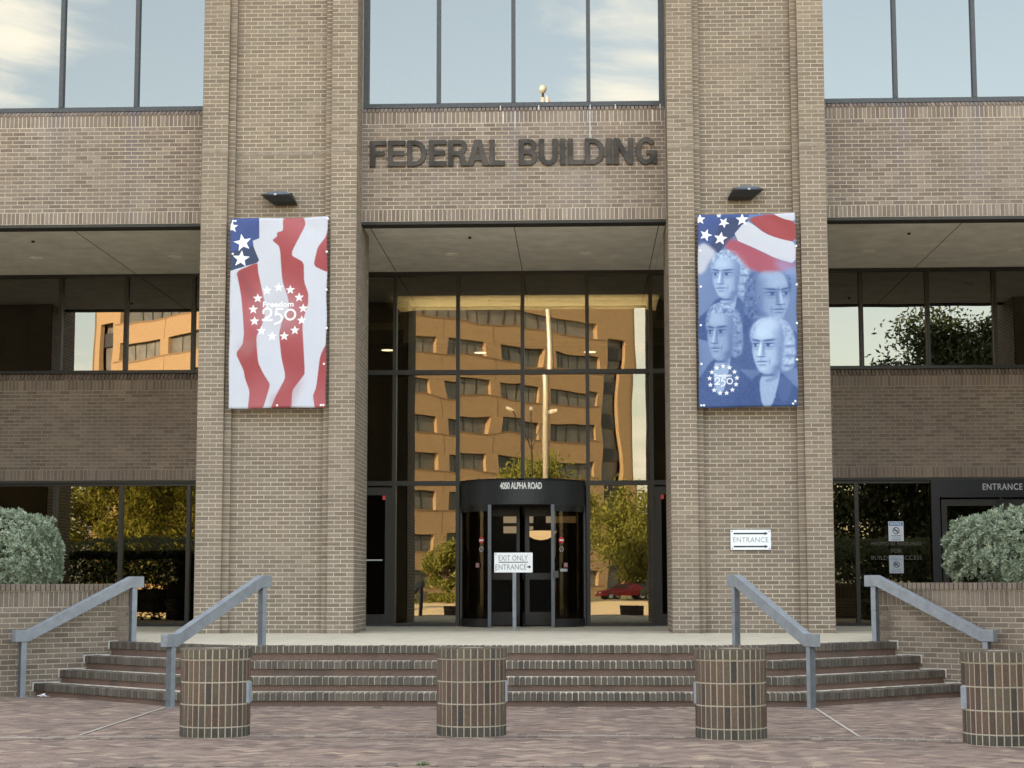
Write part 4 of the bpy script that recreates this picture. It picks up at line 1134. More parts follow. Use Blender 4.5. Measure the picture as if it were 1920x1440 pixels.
def print_mat(name, arr):
    im = bpy.data.images.new(name, BWP, BHP, float_buffer=True)
    im.colorspace_settings.name = 'Linear Rec.709'
    px = np.ones((BHP, BWP, 4), np.float32); px[..., :3] = np.clip(arr, 0, 1)[::-1]
    im.pixels.foreach_set(px.ravel()); im.update(); im.pack()
    m, t, b = nodes(name)
    tx = t.nodes.new('ShaderNodeTexImage'); tx.image = im; tx.extension = 'EXTEND'
    t.links.new(tx.outputs[0], b.inputs['Base Color']); b.inputs['Roughness'].default_value = 0.55
    b.inputs['Specular IOR Level'].default_value = 0.3
    bump(t, b, noise(t, position(t), 3.2, 3, 0.5, (1.3, 1, 0.6)), 0.5, 0.035)
    return m
def banner(label, cx, corners, mat, seed, grom):
    """corners: TL, TR, BR, BL as (x, z) relative to cx and 0"""
    y0 = PY - 0.035
    th = thing('banner', label, 'banner', (cx, y0, 4.17), 'banners hanging on the brick piers')
    (ax, az), (bx, bz), (cx2, cz), (dx, dz) = corners
    nu, nv = 40, 80
    vs, fs, uv = [], [], []
    rs = np.random.default_rng(seed); ph = rs.uniform(0, 6.28, 6)
    for j in range(nv + 1):
        v = j / nv
        for i in range(nu + 1):
            u = i / nu
            x = (ax * (1 - u) + bx * u) * (1 - v) + (dx * (1 - u) + cx2 * u) * v
            z = (az * (1 - u) + bz * u) * (1 - v) + (dz * (1 - u) + cz * u) * v
            env = min(1, 4 * u * (1 - u) * 1.6)
            d = 0.010 * math.sin(5.5 * u + 3.0 * v + ph[0]) + 0.008 * math.sin(15 * u + 2.2 * v + ph[1]) * (0.5 + 0.5 * math.sin(2.4 * v + ph[2])) + 0.006 * math.sin(9 * v - 7 * u + ph[3])
            d += 0.010 * math.exp(-((u * 1.6 + v * 6 - 0.5) / 0.28) ** 2) - 0.012 * math.exp(-(((1 - u) * 1.4 + v * 5 - 0.5) / 0.22) ** 2)
            edge = 0.006 * math.sin(v * 25 + ph[4]) * (u > 0.97) + 0.004 * math.sin(v * 19 + ph[5]) * (u < 0.03)
            sag = -0.012 * math.sin(u * math.pi) * (1 - v) ** 8 - 0.004 * math.sin(u * 9) * v ** 10
            vs.append((x + edge - cx, -0.024 - 1.5 * d * env - 0.012 * v, z + sag - 4.17)); uv.append((u, 1 - v))
    for j in range(nv):
        for i in range(nu):
            a = j * (nu + 1) + i
            fs.append((a, a + nu + 1, a + nu + 2, a + 1))
    mb = MB().add(vs, fs); me = mb.mesh('cloth', mat, True)
    ul = me.uv_layers.new(name='UVMap')
    for p in me.polygons:
        for li in p.loop_indices: ul.data[li].uv = uv[me.loops[li].vertex_index]
    o = link('cloth', me, th)
    so = o.modifiers.new('thickness', 'SOLIDIFY'); so.thickness = 0.003; so.offset = 1
    gm = MB().lathe([(0.0, 0.0), (0.019, 0.0), (0.016, 0.008), (0.0, 0.009)], 0, 0, 12).mesh('grommet', M['white'])
    for u, v in grom:
        j, i = int(round(v * nv)), int(round(u * nu)); p = vs[j * (nu + 1) + i]
        g = link('grommet', gm, th, (p[0], p[1] - 0.003, p[2])); g.rotation_euler = (math.pi / 2, 0, 0)
banner('tall flag banner with red and white stripes and a ring of stars', -3.71, ((-4.483, 7.21), (-2.935, 7.235), (-2.929, 4.177), (-4.467, 4.165)), print_mat('flag_print', left_img), 3,
       [(0.02, 0.01), (0.06, 0.008), (0.99, 0.01), (0.015, 0.19), (0.99, 0.19), (0.99, 0.385), (0.99, 0.585), (0.985, 0.775), (0.5, 0.99), (0.955, 0.985), (0.985, 0.985)])
banner('tall blue banner with four portraits of gentlemen below a flag', 3.71, ((2.94, 7.2), (4.474, 7.222), (4.456, 4.16), (2.92, 4.137)), print_mat('portrait_print', right_img), 9,
       [(0.02, 0.19), (0.99, 0.18), (0.02, 0.38), (0.99, 0.37), (0.02, 0.575), (0.99, 0.57), (0.02, 0.77), (0.99, 0.76), (0.015, 0.985), (0.05, 0.99), (0.96, 0.985), (0.985, 0.97)])

# ---- wall floodlights over the banners
def wall_light(label, x, z, tilt):
    th = thing('wall_light', label, 'floodlight', (x, PY + 0.195, z), 'floodlights above the banners')
    k = 0.10 if tilt > 0 else -0.10
    bd = MB(); vs = []
    for sx, off, y, z_ in ((0.225, -k * .3, 0, 0.115), (0.245, -k * .3, -0.28, 0.025), (0.205, k, -0.20, -0.095), (0.19, k, 0, -0.095)):
        vs += [(-sx + off, y, z_), (sx + off, y, z_)]
    bd.add(vs, [(0, 2, 3, 1), (2, 4, 5, 3), (4, 6, 7, 5), (6, 0, 1, 7), (0, 6, 4, 2), (1, 3, 5, 7)])
    hs = obj('housing', bd, M['lamp_black'], th)
    bvm = hs.modifiers.new('b', 'BEVEL'); bvm.width = 0.012; bvm.segments = 2
    ln_ = MB(); n_ = 28; ctr = (-k * .3, -0.145)
    for rr, hh in ((1.0, 0.004), (0.75, 0.026), (0.4, 0.04), (0.05, 0.044)):
        for t in np.linspace(0, 2 * math.pi, n_, endpoint=False):
            yv = -0.145 + 0.115 * rr * math.sin(t)
            ln_.v.append((-k * .3 + 0.215 * rr * math.cos(t), yv, 0.115 + yv * 0.321 + hh))
    for q in range(3):
        for i in range(n_): ln_.f.append((q * n_ + i, q * n_ + (i + 1) % n_, (q + 1) * n_ + (i + 1) % n_, (q + 1) * n_ + i))
    ln_.f.append(tuple(range(3 * n_, 4 * n_)))
    obj('lens', ln_, M['lamp_lens'], th, smooth=True)
    obj('bracket', MB().box(-0.06, 0.06, -0.02, 0.02, -0.06, 0.05), M['lamp_black'], th)
    obj('latch', MB().box(-0.02 - k * .3, 0.02 - k * .3, -0.296, -0.278, 0.015, 0.04), M['letter_grey'], th)
wall_light('black floodlight over the flag banner, drooping to its right', -3.74, 7.565, R(9))
wall_light('black floodlight over the portrait banner, drooping to its left', 3.722, 7.575, R(-8))

# ---- entrance sign on the right pier
es = thing('entrance_sign', 'white ENTRANCE sign with two black arrows on the right brick pier', 'sign', (3.712, PY + 0.198, 1.935))
obj('panel', MB().box(-0.313, 0.313, -0.028, 0, 0, 0.312), M['white'], es)
obj('backing', MB().box(-0.318, 0.318, -0.012, 0.0, -0.008, 0.318), M['ink'], es)
obj('lettering', text_mb('ENTRANCE', 0, -0.030, 0.118, 0.078, -0.004, 1.08, 0.545), M['grey_ink'], es)
for z in (0.052, 0.254):
    ar = MB().add([(-0.265, -0.030, z - 0.012), (0.215, -0.030, z - 0.012), (0.215, -0.030, z - 0.027), (0.268, -0.030, z), (0.215, -0.030, z + 0.027), (0.215, -0.030, z + 0.012), (-0.265, -0.030, z + 0.012)], [tuple(range(7))])
    obj('arrow', ar, M['ink'], es)
bolt_me = MB().lathe([(0.0, 0), (0.009, 0), (0.008, 0.006), (0, 0.007)], 0, 0, 8).mesh('bolt', M['frame_grey'])
for x in (-0.288, 0.288):
    for z in (0.025, 0.287): link('bolt', bolt_me, es, (x, -0.03, z)).rotation_euler = (math.pi / 2, 0, 0)

# ---- sign on a post in front of the revolving door
ps = thing('post_sign', 'white EXIT ONLY and ENTRANCE sign on a grey post before the revolving door', 'sign', (-0.05, 30.0, GZ))
obj('post', MB().box(-0.03, 0.03, -0.02, 0.02, 0, 1.15), M['rail_paint'], ps)
obj('base_plate', MB().box(-0.09, 0.09, -0.07, 0.07, 0, 0.012), M['rail_paint'], ps)
obj('panel', MB().box(-0.335, 0.307, -0.035, -0.021, 0.958, 1.288), M['white'], ps)
obj('lettering', text_mb('EXIT ONLY', -0.018, -0.037, 1.155, 0.088, 0.0, 1.02, 0.49), M['grey_ink'], ps)
obj('lettering', text_mb('ENTRANCE', -0.055, -0.037, 1.005, 0.088, 0.0, 1.02, 0.52), M['grey_ink'], ps)
obj('rule', MB().add([(-0.262, -0.037, 1.122), (0.228, -0.037, 1.122), (0.228, -0.037, 1.136), (-0.262, -0.037, 1.136)], [(0, 1, 2, 3)]), M['ink'], ps)
obj('arrow', MB().add([(0.218, -0.037, 1.038), (0.246, -0.037, 1.038), (0.246, -0.037, 1.018), (0.282, -0.037, 1.05), (0.246, -0.037, 1.082), (0.246, -0.037, 1.062), (0.218, -0.037, 1.062)], [tuple(range(7))]), M['ink'], ps)
for x, z in ((-0.31, 0.985), (-0.31, 1.262)): link('bolt', bolt_me, ps, (x, -0.036, z)).rotation_euler = (math.pi / 2, 0, 0)

# ---- notices on the glass by the right entrance
def circle_fill(cx, cz, r, y, n=28): return [(cx + r * math.cos(t), y, cz + r * math.sin(t)) for t in np.linspace(0, 2 * math.pi, n, endpoint=False)]
def ring_mb(cx, cz, r0, r1, y, slash=True):
    mb = MB(); a, b = circle_fill(cx, cz, r1, y), circle_fill(cx, cz, r0, y)
    mb.add(a + b, [(i, (i + 1) % 28, 28 + (i + 1) % 28, 28 + i) for i in range(28)])
    if slash:
        q = r0 * 0.72; e = (r1 - r0) * 0.5
        mb.add([(cx - q - e, y, cz + q - e), (cx + q - e, y, cz - q - e), (cx + q + e, y, cz - q + e), (cx - q + e, y, cz + q + e)], [(0, 1, 2, 3)])
    return mb
y_ = -0.014
n1 = thing('notice', 'white NOTICE sign with blue header and no smoking symbol on the glass', 'notice', (6.83, GY, 2.19))
obj('paper', MB().box(-0.137, 0.137, -0.012, -0.007, 0, 0.358), M['notice_paper'], n1)
obj('header', MB().box(-0.122, 0.122, -0.0138, -0.0122, 0.278, 0.345), M['notice_blue'], n1)
obj('lettering', text_mb('NOTICE', 0, -0.0155, 0.288, 0.047, 0.02, 1.0, 0.2), M['letter_white'], n1)
obj('symbol', ring_mb(0, 0.19, 0.05, 0.064, y_).add([(-0.04, y_, 0.184), (0.035, y_, 0.184), (0.035, y_, 0.196), (-0.04, y_, 0.196)], [(0, 1, 2, 3)]), M['ink'], n1)
obj('lettering', text_mb('NO SMOKING', 0, y_, 0.085, 0.024, 0.02, 1.0, 0.18), M['ink'], n1)
sp1 = MB()
for z, w_ in ((0.062, 0.13), (0.035, 0.19), (0.022, 0.17)): sp1.add([(-w_ / 2, y_, z - 0.005), (w_ / 2, y_, z - 0.005), (w_ / 2, y_, z + 0.004), (-w_ / 2, y_, z + 0.004)], [(0, 1, 2, 3)])
obj('small_print', sp1, M['grey_ink'], n1)
n2 = thing('notice', 'pale grey notice with a crossed out handgun symbol low on the glass', 'notice', (6.822, GY, 1.605))
obj('paper', MB().box(-0.13, 0.13, -0.012, -0.007, 0, 0.325), mat_plain('grey_paper', (0.38, 0.42, 0.48), 0.5, 0, 0.03), n2)
obj('symbol', ring_mb(0, 0.16, 0.047, 0.06, y_).add([(-0.035, y_, 0.165), (0.03, y_, 0.165), (0.03, y_, 0.183), (-0.035, y_, 0.183)], [(0, 1, 2, 3)]).add([(-0.035, y_, 0.13), (-0.015, y_, 0.13), (-0.012, y_, 0.166), (-0.033, y_, 0.166)], [(0, 1, 2, 3)]), M['ink'], n2)
sp_ = MB()
for z, w_ in ((0.30, 0.16), (0.265, 0.19), (0.245, 0.19), (0.07, 0.15), (0.045, 0.19), (0.03, 0.19)): sp_.add([(-w_ / 2, y_, z - 0.006), (w_ / 2, y_, z - 0.006), (w_ / 2, y_, z + 0.004), (-w_ / 2, y_, z + 0.004)], [(0, 1, 2, 3)])
obj('small_print', sp_, M['grey_ink'], n2)

# ================================================================== IN FRONT OF THE BUILDING
# ---- planter walls, set at 45 degrees, and their shrubs
def planter(s, label):
    """built for the left side in wall coordinates: u runs along the wall from its inner end, outwards and towards the camera"""
    E_ = Vector((s * 4.93, 23.80, 0))
    U = Vector((s * c45, -c45, 0)); Nn = Vector((-s * c45, -c45, 0))
    th = thing('planter_wall', label, 'planter', tuple(E_), 'brick planters beside the steps')
    L, zt1, zt2, zc0, zc1 = 5.4, 1.118, 1.12, 1.318, 1.42
    O = Vector((0, 0, 0)); back = 0.30
    core = MB()
    core.fbox(O, U, Z, Nn, 0.005, L, 0.0, zt1 - 0.004, -back, -0.005)
    core.fbox(O, U, Z, Nn, 0.04, L, zt1 - 0.01, zc1 - 0.05, -back, -0.036)
    core.fbox(O, U, Z, Nn, 0.005, L, 0.0, zt1, -0.05, -back)
    W2 = -Nn
    core.fbox(O, W2, Z, -U, 0.005, 4.2, 0.0, 1.10, -0.25, -0.005)
    obj('mortar', core, M['mortar_dim'], th)
    mb = MB(); sg_ = []
    rows = int(round(zt1 / BC)); ch = zt1 / rows
    for r in range(rows):
        for a, b in bond(L, r % 2 == 1):
            sg_.append(('brick', a, b, r * ch, (r + 1) * ch, random.uniform(-.0015, .0015), 0.1 if a == 0 and r % 2 == 0 else 0.02))
    for a, b in soldiers(L - 0.035, 0, 0): sg_.append(('soldier_brick', 0.035 + a - J / 2, 0.035 + b + J / 2, zt1, zc0, -0.03, 0.02))
    for a, b in soldiers(L - 0.035, 0, 0): sg_.append(('coping_brick', 0.03 + a - J / 2, 0.03 + b + J / 2, zc0 + 0.002, zc1, 0.0, 0.22))
    cnt = {}
    ang = math.atan2(U.y, U.x)
    vis_u = 2.6
    for nm, a, b, z0, z1, j, dp in sg_:
        cnt[nm] = cnt.get(nm, 0)
        hj = J / 2
        if a < vis_u and cnt[nm] < 300 and s != 0:
            cnt[nm] += 1
            me = brick_mesh(b - a - 2 * hj, z1 - z0 - 2 * hj, dp, M['planter_brick'])
            P = U * ((a + b) / 2) + Nn * j
            o = link(nm, me, th, (P.x, P.y, (z0 + z1) / 2))
            o.rotation_euler = (0, 0, math.atan2(-Nn.x * -1, -Nn.y * 1) if False else math.atan2(Nn.x, -Nn.y))
        else:
            mb.fbox(O, U, Z, Nn, a + hj, b - hj, z0 + hj, z1 - hj, -dp, j)
    W = -Nn
    for r in range(rows):                           # the return running back from the wall's end
        for a, b in bond(4.0, r % 2 == 0):
            mb.fbox(O, W, Z, -U, a + J / 2, b - J / 2, r * ch + J / 2, (r + 1) * ch - J / 2, -0.02, 0.0)
    for a, b in soldiers(4.0, 0, 0):
        mb.fbox(O, W, Z, -U, a + 0.3, b + 0.3, zt1, zc0, -0.05, -0.03)
        mb.fbox(O, W, Z, -U, a + 0.3, b + 0.3, zc0, zc1, -0.22, 0.0)
    tag(obj('brickwork', mb, M['planter_brick'], th), kind='stuff')
    sl_ = MB(); q = [tuple((U * a + W * b)[:2]) for a, b in ((0.25, 0.28), (L, 0.28), (L, 4.2), (0.25, 4.2))]
    sl_.prism(q, 0.8, 1.30); obj('soil', sl_, M['soil'], th)
    return th
planter(-1, 'brown brick planter wall with soldier coping at the left of the steps')
planter(1, 'brown brick planter wall with soldier coping at the right of the steps')

def shrub(label, cx, cy, cz, a, b, c, seed, gaps, n_shoots, lmin=0.028, lmax=0.045, leafm='sage_leaf', p=4.2, density_in=0.18):
    th = thing('shrub', label, 'shrub', (cx, cy, 1.30), 'clipped sage shrubs in the planters')
    rs = np.random.default_rng(seed)
    vs, fs = [], []
    def shoot(P, Nv, sz):
        nl = rs.integers(6, 10)
        Nv = Nv.normalized(); t1 = Nv.orthogonal().normalized(); t2 = Nv.cross(t1)
        for k in range(nl):
            ph = 2.399 * k + rs.uniform(0, .5); el = rs.uniform(0.15, 0.95); h0 = sz * 0.5 * (k / nl)
            d = (t1 * math.cos(ph) + t2 * math.sin(ph)) * (1 - el * .6) + Nv * el
            d.normalize(); sdir = d.cross(Nv); 
            if sdir.length < 1e-3: sdir = t1
            sdir.normalize()
            ln = sz * rs.uniform(.7, 1.15); wd = ln * .42
            base = P + Nv * h0; mid = base + d * ln * .55 + Nv * ln * .04; tip = base + d * ln
            o = len(vs)
            vs.extend([tuple(base), tuple(mid + sdir * wd * .5), tuple(tip), tuple(mid - sdir * wd * .5)])
            fs.append((o, o + 1, o + 2, o + 3))
    cnt = 0
    while cnt < n_shoots:
        d = Vector(rs.normal(0, 1, 3)).normalized()
        if d.z < -0.6: continue
        # superellipsoid surface point
        r = (abs(d.x) ** p + abs(d.y) ** p + abs(d.z) ** p) ** (-1 / p)
        q = Vector((d.x * r * a, d.y * r * b, d.z * r * c))
        nrm = Vector((math.copysign(abs(d.x * r) ** (p - 1), d.x) / a, math.copysign(abs(d.y * r) ** (p - 1), d.y) / b, math.copysign(abs(d.z * r) ** (p - 1), d.z) / c)).normalized()
        nv = mnoise.noise(Vector((q.x * 3.1 + seed, q.y * 3.1, q.z * 3.1))) + .5 * mnoise.noise(Vector((q.x * 1.3, q.y * 1.3 + seed, q.z * 1.3)))
        nf = mnoise.noise(Vector((q.x * 11 + seed, q.y * 11, q.z * 11)))
        push = 0.10 * nv + 0.085 * nf
        inside = rs.random() < density_in
        if inside: push -= rs.uniform(0.05, 0.22)
        skip = False
        for gx, gz, gr in gaps:
            if math.hypot(q.x - gx, q.z - gz) < gr * rs.uniform(.6, 1.25): skip = True
        if skip and rs.random() < .85: continue
        if nf < -0.05 and not inside and rs.random() < .88: continue
        P = q + nrm * push + Vector(rs.normal(0, .008, 3))
        nd = (nrm + Vector((0, 0, .45)) + Vector(rs.normal(0, .35, 3))).normalized()
        if P.z + cz < 1.38: continue
        shoot(P + Vector((0, 0, cz - 1.30)), nd, rs.uniform(lmin, lmax))
        cnt += 1
    mb = MB(); mb.v, mb.f = vs, fs
    tag(obj('foliage', mb, M[leafm], th), kind='stuff')
    st = MB()
    for k in range(26):
        a0 = Vector((rs.uniform(-a * .5, a * .5), rs.uniform(-b * .3, b * .3), -0.05))
        e = Vector((a0.x + rs.uniform(-.5, .5), a0.y + rs.uniform(-b * .6, b * .6), rs.uniform(.3, c * 1.6)))
        m_ = (a0 + e) / 2 + Vector(rs.normal(0, .08, 3))
        st.tube(a0, m_, .016, .011, 5); st.tube(m_, e, .011, .004, 5)
    obj('stems', st, M['bark'], th)
shrub('rounded clipped grey green shrub in the left planter', -8.75, 24.25, 1.85, 2.55, 0.95, 0.58, 5, [], 11500, 0.034, 0.054)
shrub('loose grey green shrub with a bare gap in the right planter', 8.72, 24.35, 1.83, 2.6, 0.95, 0.53, 12, [(-1.42, -0.02, 0.2), (-1.5, 0.12, 0.12), (-2.35, -0.42, .25)], 10500, 0.04, 0.064)

# ---- handrails: square posts and a deep flat rail, bent level at both ends
def handrail(label, xb, yb, xt, yt, ext=0.13):
    A, B = Vector((xb, yb, 0)), Vector((xt, yt, GZ))
    th = thing('handrail', label, 'handrail', tuple(A), 'steel handrails on the entrance steps')
    D = Vector((B.x - A.x, B.y - A.y, 0)); run = D.length; D.normalize(); Sd = Vector((-D.y, D.x, 0))
    hb, ht = 0.69, GZ + 0.715                       # underside of the rail at the two posts
    def post(P, z0, z1):
        mb = MB(); q = 0.037
        P = P - A
        mb.fbox((P.x, P.y, 0), tuple(D), Z, tuple(Sd), -q, q, z0, z1, -q, q); mb.fbox((P.x, P.y, 0), tuple(D), Z, tuple(Sd), -q, q, z0, z1, q, -q)
        return obj('post', mb, M['rail_paint'], th)
    post(A, 0.0, hb + 0.02); post(B, GZ, ht + 0.02)
    pts = [(-ext, hb), (0.06, hb), (run - 0.06, ht), (run + ext, ht)]
    hgt, wd = 0.148, 0.05
    vs = []
    for u, z in pts:
        for sw, dz in ((-wd, 0), (wd, 0), (wd, hgt), (-wd, hgt)):
            p = D * u + Sd * sw; vs.append((p.x, p.y, z + dz))
    fs = [(0, 3, 2, 1), (12, 13, 14, 15)]
    for k in range(3):
        o = k * 4
        for e in range(4): fs.append((o + e, o + (e + 1) % 4, o + 4 + (e + 1) % 4, o + 4 + e))
    mb = MB().add(vs, fs)
    r = obj('rail', mb, M['rail_paint'], th)
    bv = r.modifiers.new('edge', 'BEVEL'); bv.width = 0.006; bv.segments = 2
    sm = B - A; q = 0.0385
    obj('seam', MB().fbox((sm.x, sm.y, 0), tuple(D), Z, tuple(Sd), -q, q, GZ + .40, GZ + .408, -q, q), M['joint'], th)
    for P, z in ((A, 0.0), (B, GZ)):
        p = P - A
        obj('base_plate', MB().fbox((p.x, p.y, z), tuple(D), tuple(Sd), Z, -0.06, 0.06, -0.06, 0.06, -0.01, 0.008), M['rail_paint'], th)
handrail('blue grey handrail against the left planter wall', -5.97, 22.43, -4.86, 23.55)
handrail('blue grey handrail on the left corner of the steps, behind a bollard', -3.64, 20.50, -2.86, 21.98)
handrail('blue grey handrail on the right corner of the steps', 3.66, 20.50, 2.95, 21.98)
handrail('blue grey handrail against the right planter wall', 6.06, 22.40, 4.90, 23.60)

# ---- brick bollards on the ring
NB = 32
def make_bollard():
    th = thing('bollard', 'brick bollard', 'bollard', (0, 0, 0), 'round brick bollards in an arc before the steps')
    r = 0.323
    core = MB().lathe([(r - 0.004, 0.0), (r - 0.004, 0.71), (r + 0.003, 0.712), (r + 0.003, 0.80), (r - 0.02, 0.806), (0.0, 0.806)], 0, 0, 64)
    obj('mortar', core, M['mortar_boll'], th)
    step = 2 * math.pi / NB
    wd = 2 * r * math.tan(step / 2) - 0.012
    z = 0.0
    for k, h_ in enumerate((0.098, 0.203, 0.203, 0.203, 0.108)):
        hh = h_ - 0.012
        cap = k == 4
        rr = r + (0.008 if cap else 0)
        me = MB().fbox((0, 0, 0), X, Z, NY, -wd / 2 - (.002 if cap else 0), wd / 2 + (.002 if cap else 0), 0.005, 0.005 + hh, -0.09 if not cap else -0.2, 0.0, 0.008 if cap else 0.004).mesh('brick', M['bollard_cap'] if cap else M['bollard_base'] if k == 0 else M['bollard_brick'])
        for i in range(NB):
            t = i * step + step / 2
            j = random.uniform(-0.0015, 0.0015)
            o = link('coping_brick' if cap else 'brick', me, th, ((rr + j) * math.sin(t), -(rr + j) * math.cos(t), z))
            o.rotation_euler = (random.uniform(-.006, .006), 0, t + random.uniform(-.01, .01))
        z += h_
    return th
M['mortar_boll'] = mat_mortar('mortar_boll', (0.37, 0.33, 0.265))
M['grille'] = mat_plain('grille', (0.30, 0.34, 0.40), 0.5)
b0 = make_bollard()
def grille(th, ang):
    g = MB()
    g.box(-0.05, 0.05, -0.335, -0.31, 0.31, 0.50)
    o = obj('vent_grille', g, M['grille'], th); o.rotation_euler = (0, 0, ang)
    s_ = MB()
    for k in range(9): s_.box(-0.038, 0.038, -0.3365, -0.334, 0.328 + k * 0.0185, 0.337 + k * 0.0185)
    o2 = obj('slot', s_, M['grey_ink'], o)
for i, (bx, by, lab, ga) in enumerate(((-2.34, 16.69, 'leftmost brick bollard, before the left handrail', R(62)), (0.04, 16.82, 'brick bollard in the middle, before the steps', R(72)),
                                       (2.43, 16.57, 'brick bollard just left of the right handrail', R(-82)), (4.73, 15.98, 'rightmost brick bollard, cut by the edge of the photo', R(-62)))):
    t_ = b0 if i == 0 else copy_tree(b0)
    t_.location = (bx, by, 0); t_.rotation_euler = (0, 0, -math.atan2(bx, by + 6) + (0, .04, .02, .07)[i])
    t_['label'] = lab
for t_, ga in zip([o for o in C.objects if o.get('category') == 'bollard'], (R(76), R(85), R(-84), R(-74))): grille(t_, ga)
sc = MB(); rs = np.random.default_rng(3)
for k in range(7):
    p = rs.normal(0, .02, (4, 3)); p[:, 2] = np.abs(p[:, 2]) + .005; p[:, 0] *= 1.6
    sc.add([tuple(q) for q in p], [(0, 1, 2), (0, 2, 3), (1, 2, 3)])
tag(obj('paper_scrap', sc, M['white'], None, (-5.70, 22.45, 0)), 'small crumpled white scrap on the paving beside the lowest step', 'litter')
wd_ = thing('weed', 'small green weed growing in a paving joint', 'weed', (-0.17, 13.98, 0))
lv = MB()
for k in range(26):
    t = k * 2.4; ln = random.uniform(.02, .05); h_ = random.uniform(.005, .03)
    c_, s_ = math.cos(t), math.sin(t)
    lv.add([(0.01 * c_, 0.01 * s_, 0), (ln * c_ - .008 * s_, ln * s_ + .008 * c_, h_), (ln * 1.5 * c_, ln * 1.5 * s_, h_ * .7), (ln * c_ + .008 * s_, ln * s_ - .008 * c_, h_)], [(0, 1, 2, 3)])
tag(obj('leaf_cluster', lv, mat_leaf('weed_leaf', (0.05, 0.12, 0.04), (0.09, 0.2, 0.06)), wd_), kind='stuff')

# ================================================================== BEHIND THE CAMERA: WHAT THE GLASS MIRRORS
# ---- office building across the road, its corner towards us
m, t, b = nodes('gold_brick')
_n = noise(t, position(t), 1.6, 8, 0.85, (1.2, 1.2, 5.0))
t.links.new(ramp(t, _n, [(0.25, (0.25, 0.17, 0.095)), (0.5, (0.32, 0.225, 0.13)), (0.8, (0.38, 0.275, 0.165))]), b.inputs['Base Color'])
b.inputs['Roughness'].default_value = 0.9
M['gold_brick'] = m
m, t, b = nodes('far_glass')
_oi = t.nodes.new('ShaderNodeObjectInfo')
_c = ramp(t, _oi.outputs['Random'], [(0.0, (0.075, 0.08, 0.08)), (0.5, (0.11, 0.115, 0.11)), (1.0, (0.17, 0.165, 0.15))])
t.links.new(mixc(t, 1.0, _c, ramp(t, noise(t, position(t), 0.9, 4, .7), [(0.3, (0.7, 0.7, 0.7)), (0.7, (1.25, 1.25, 1.25))]), 'MULTIPLY'), b.inputs['Base Color'])
b.inputs['Roughness'].default_value = 0.3
M['far_glass'] = m
M['joint_brown'] = mat_plain('joint_brown', (0.20, 0.13, 0.07), 0.9)
M['far_frame'] = mat_plain('far_frame', (0.03, 0.028, 0.025), 0.5)
ob = thing('office_building', 'golden brick office building across the road, mirrored in the dark glass', 'building', (-26.7, -86.0, 0), None, 0)
Cn = Vector((0, 0, 0))
D1 = Vector((c45, -c45, 0)); N1 = Vector((c45, c45, 0))       # right face, running right and back
D2 = Vector((-c45, -c45, 0)); N2 = Vector((-c45, c45, 0))     # left face
L1, L2, HB, FL = 47.2, 28.0, 31.0, 3.6
win_me = {}
def facade(Dv, Nv, L, bays, floors, flip):
    wl = MB()
    O = Vector((0, 0, 0))
    fb = lambda u0, u1, v0, v1, n0, n1, mb: mb.fbox(O, tuple(Dv), Z, tuple(Nv), u0, u1, v0, v1, n0, n1)
    bw_ = L / bays
    zs = [5.8 - 0.8 - FL + FL * i for i in range(floors)]
    hw_ = 1.6
    for i, z in enumerate(zs):
        z1 = zs[i + 1] if i + 1 < floors else HB
        fb(0, L, z + hw_, z1, -0.5, 0.0, wl)
        if i == floors - 1:
            fb(0, 0.8, z, z + hw_, -0.5, 0.0, wl); fb(L - 0.8, L, z, z + hw_, -0.5, 0.0, wl); continue
        for k in range(bays):
            fb(k * bw_ - (0.0 if k == 0 else 0.8), k * bw_ + 0.8, z, z + hw_, -0.5, 0.0, wl)
        fb(L - 0.8, L, z, z + hw_, -0.5, 0.0, wl)
    fb(0, L, -0.1, zs[0], -0.5, 0.0, wl)
    part_ = obj('wall', wl, M['gold_brick'], ob)
    vj = MB()
    for k in range(1, bays):
        for i, z in enumerate(zs):
            if i < floors - 1: fb(k * bw_ - .05, k * bw_ + .05, z + hw_, zs[i + 1], -0.02, 0.012, vj)
    for z in zs: fb(0, L, z - .16, z - .02, -0.02, 0.03, vj)
    obj('wall_joint', vj, M['joint_brown'], ob)
    key = (round(bw_, 2), flip)
    wd2 = bw_ - 1.6
    if key not in win_me:
        f_ = MB(); Xl = tuple(Dv)
        for q in range(1, 4): f_.fbox(O, Xl, Z, tuple(Nv), q * wd2 / 4 - .04, q * wd2 / 4 + .04, 0, hw_, -0.45, -0.38)
        f_.fbox(O, Xl, Z, tuple(Nv), 0, wd2, 0, .06, -.5, -.36); f_.fbox(O, Xl, Z, tuple(Nv), 0, wd2, hw_ - .06, hw_, -.5, -.36)
        g_ = MB().fbox(O, Xl, Z, tuple(Nv), 0, wd2, 0.06, hw_ - .06, -.5, -.42)
        win_me[key] = (f_.mesh('window', M['far_frame']), g_.mesh('glazing', M['far_glass']))
    rb = obj('ribbon_window', MB().fbox(O, tuple(Dv), Z, tuple(Nv), 0.8, L - 0.8, zs[-1], zs[-1] + hw_, -.5, -.42), M['far_glass'], ob)
    rm = MB()
    for q in range(int((L - 1.6) / 1.5)): rm.fbox(O, tuple(Dv), Z, tuple(Nv), 0.8 + q * 1.5 - .04, 0.8 + q * 1.5 + .04, zs[-1], zs[-1] + hw_, -.42, -.36)
    obj('glazing_bars', rm, M['far_frame'], rb)
    for z in zs[:-1]:
        for k in range(bays):
            P = Dv * (k * bw_ + .8) + Z_(z)
            wn = link('window', win_me[key][0], ob, tuple(P)); link('glazing', win_me[key][1], wn)
def Z_(z): return Vector((0, 0, z))
facade(D1, N1, 42.0, 6, 8, 0)
facade(D2, N2, 24.0, 3, 8, 1)
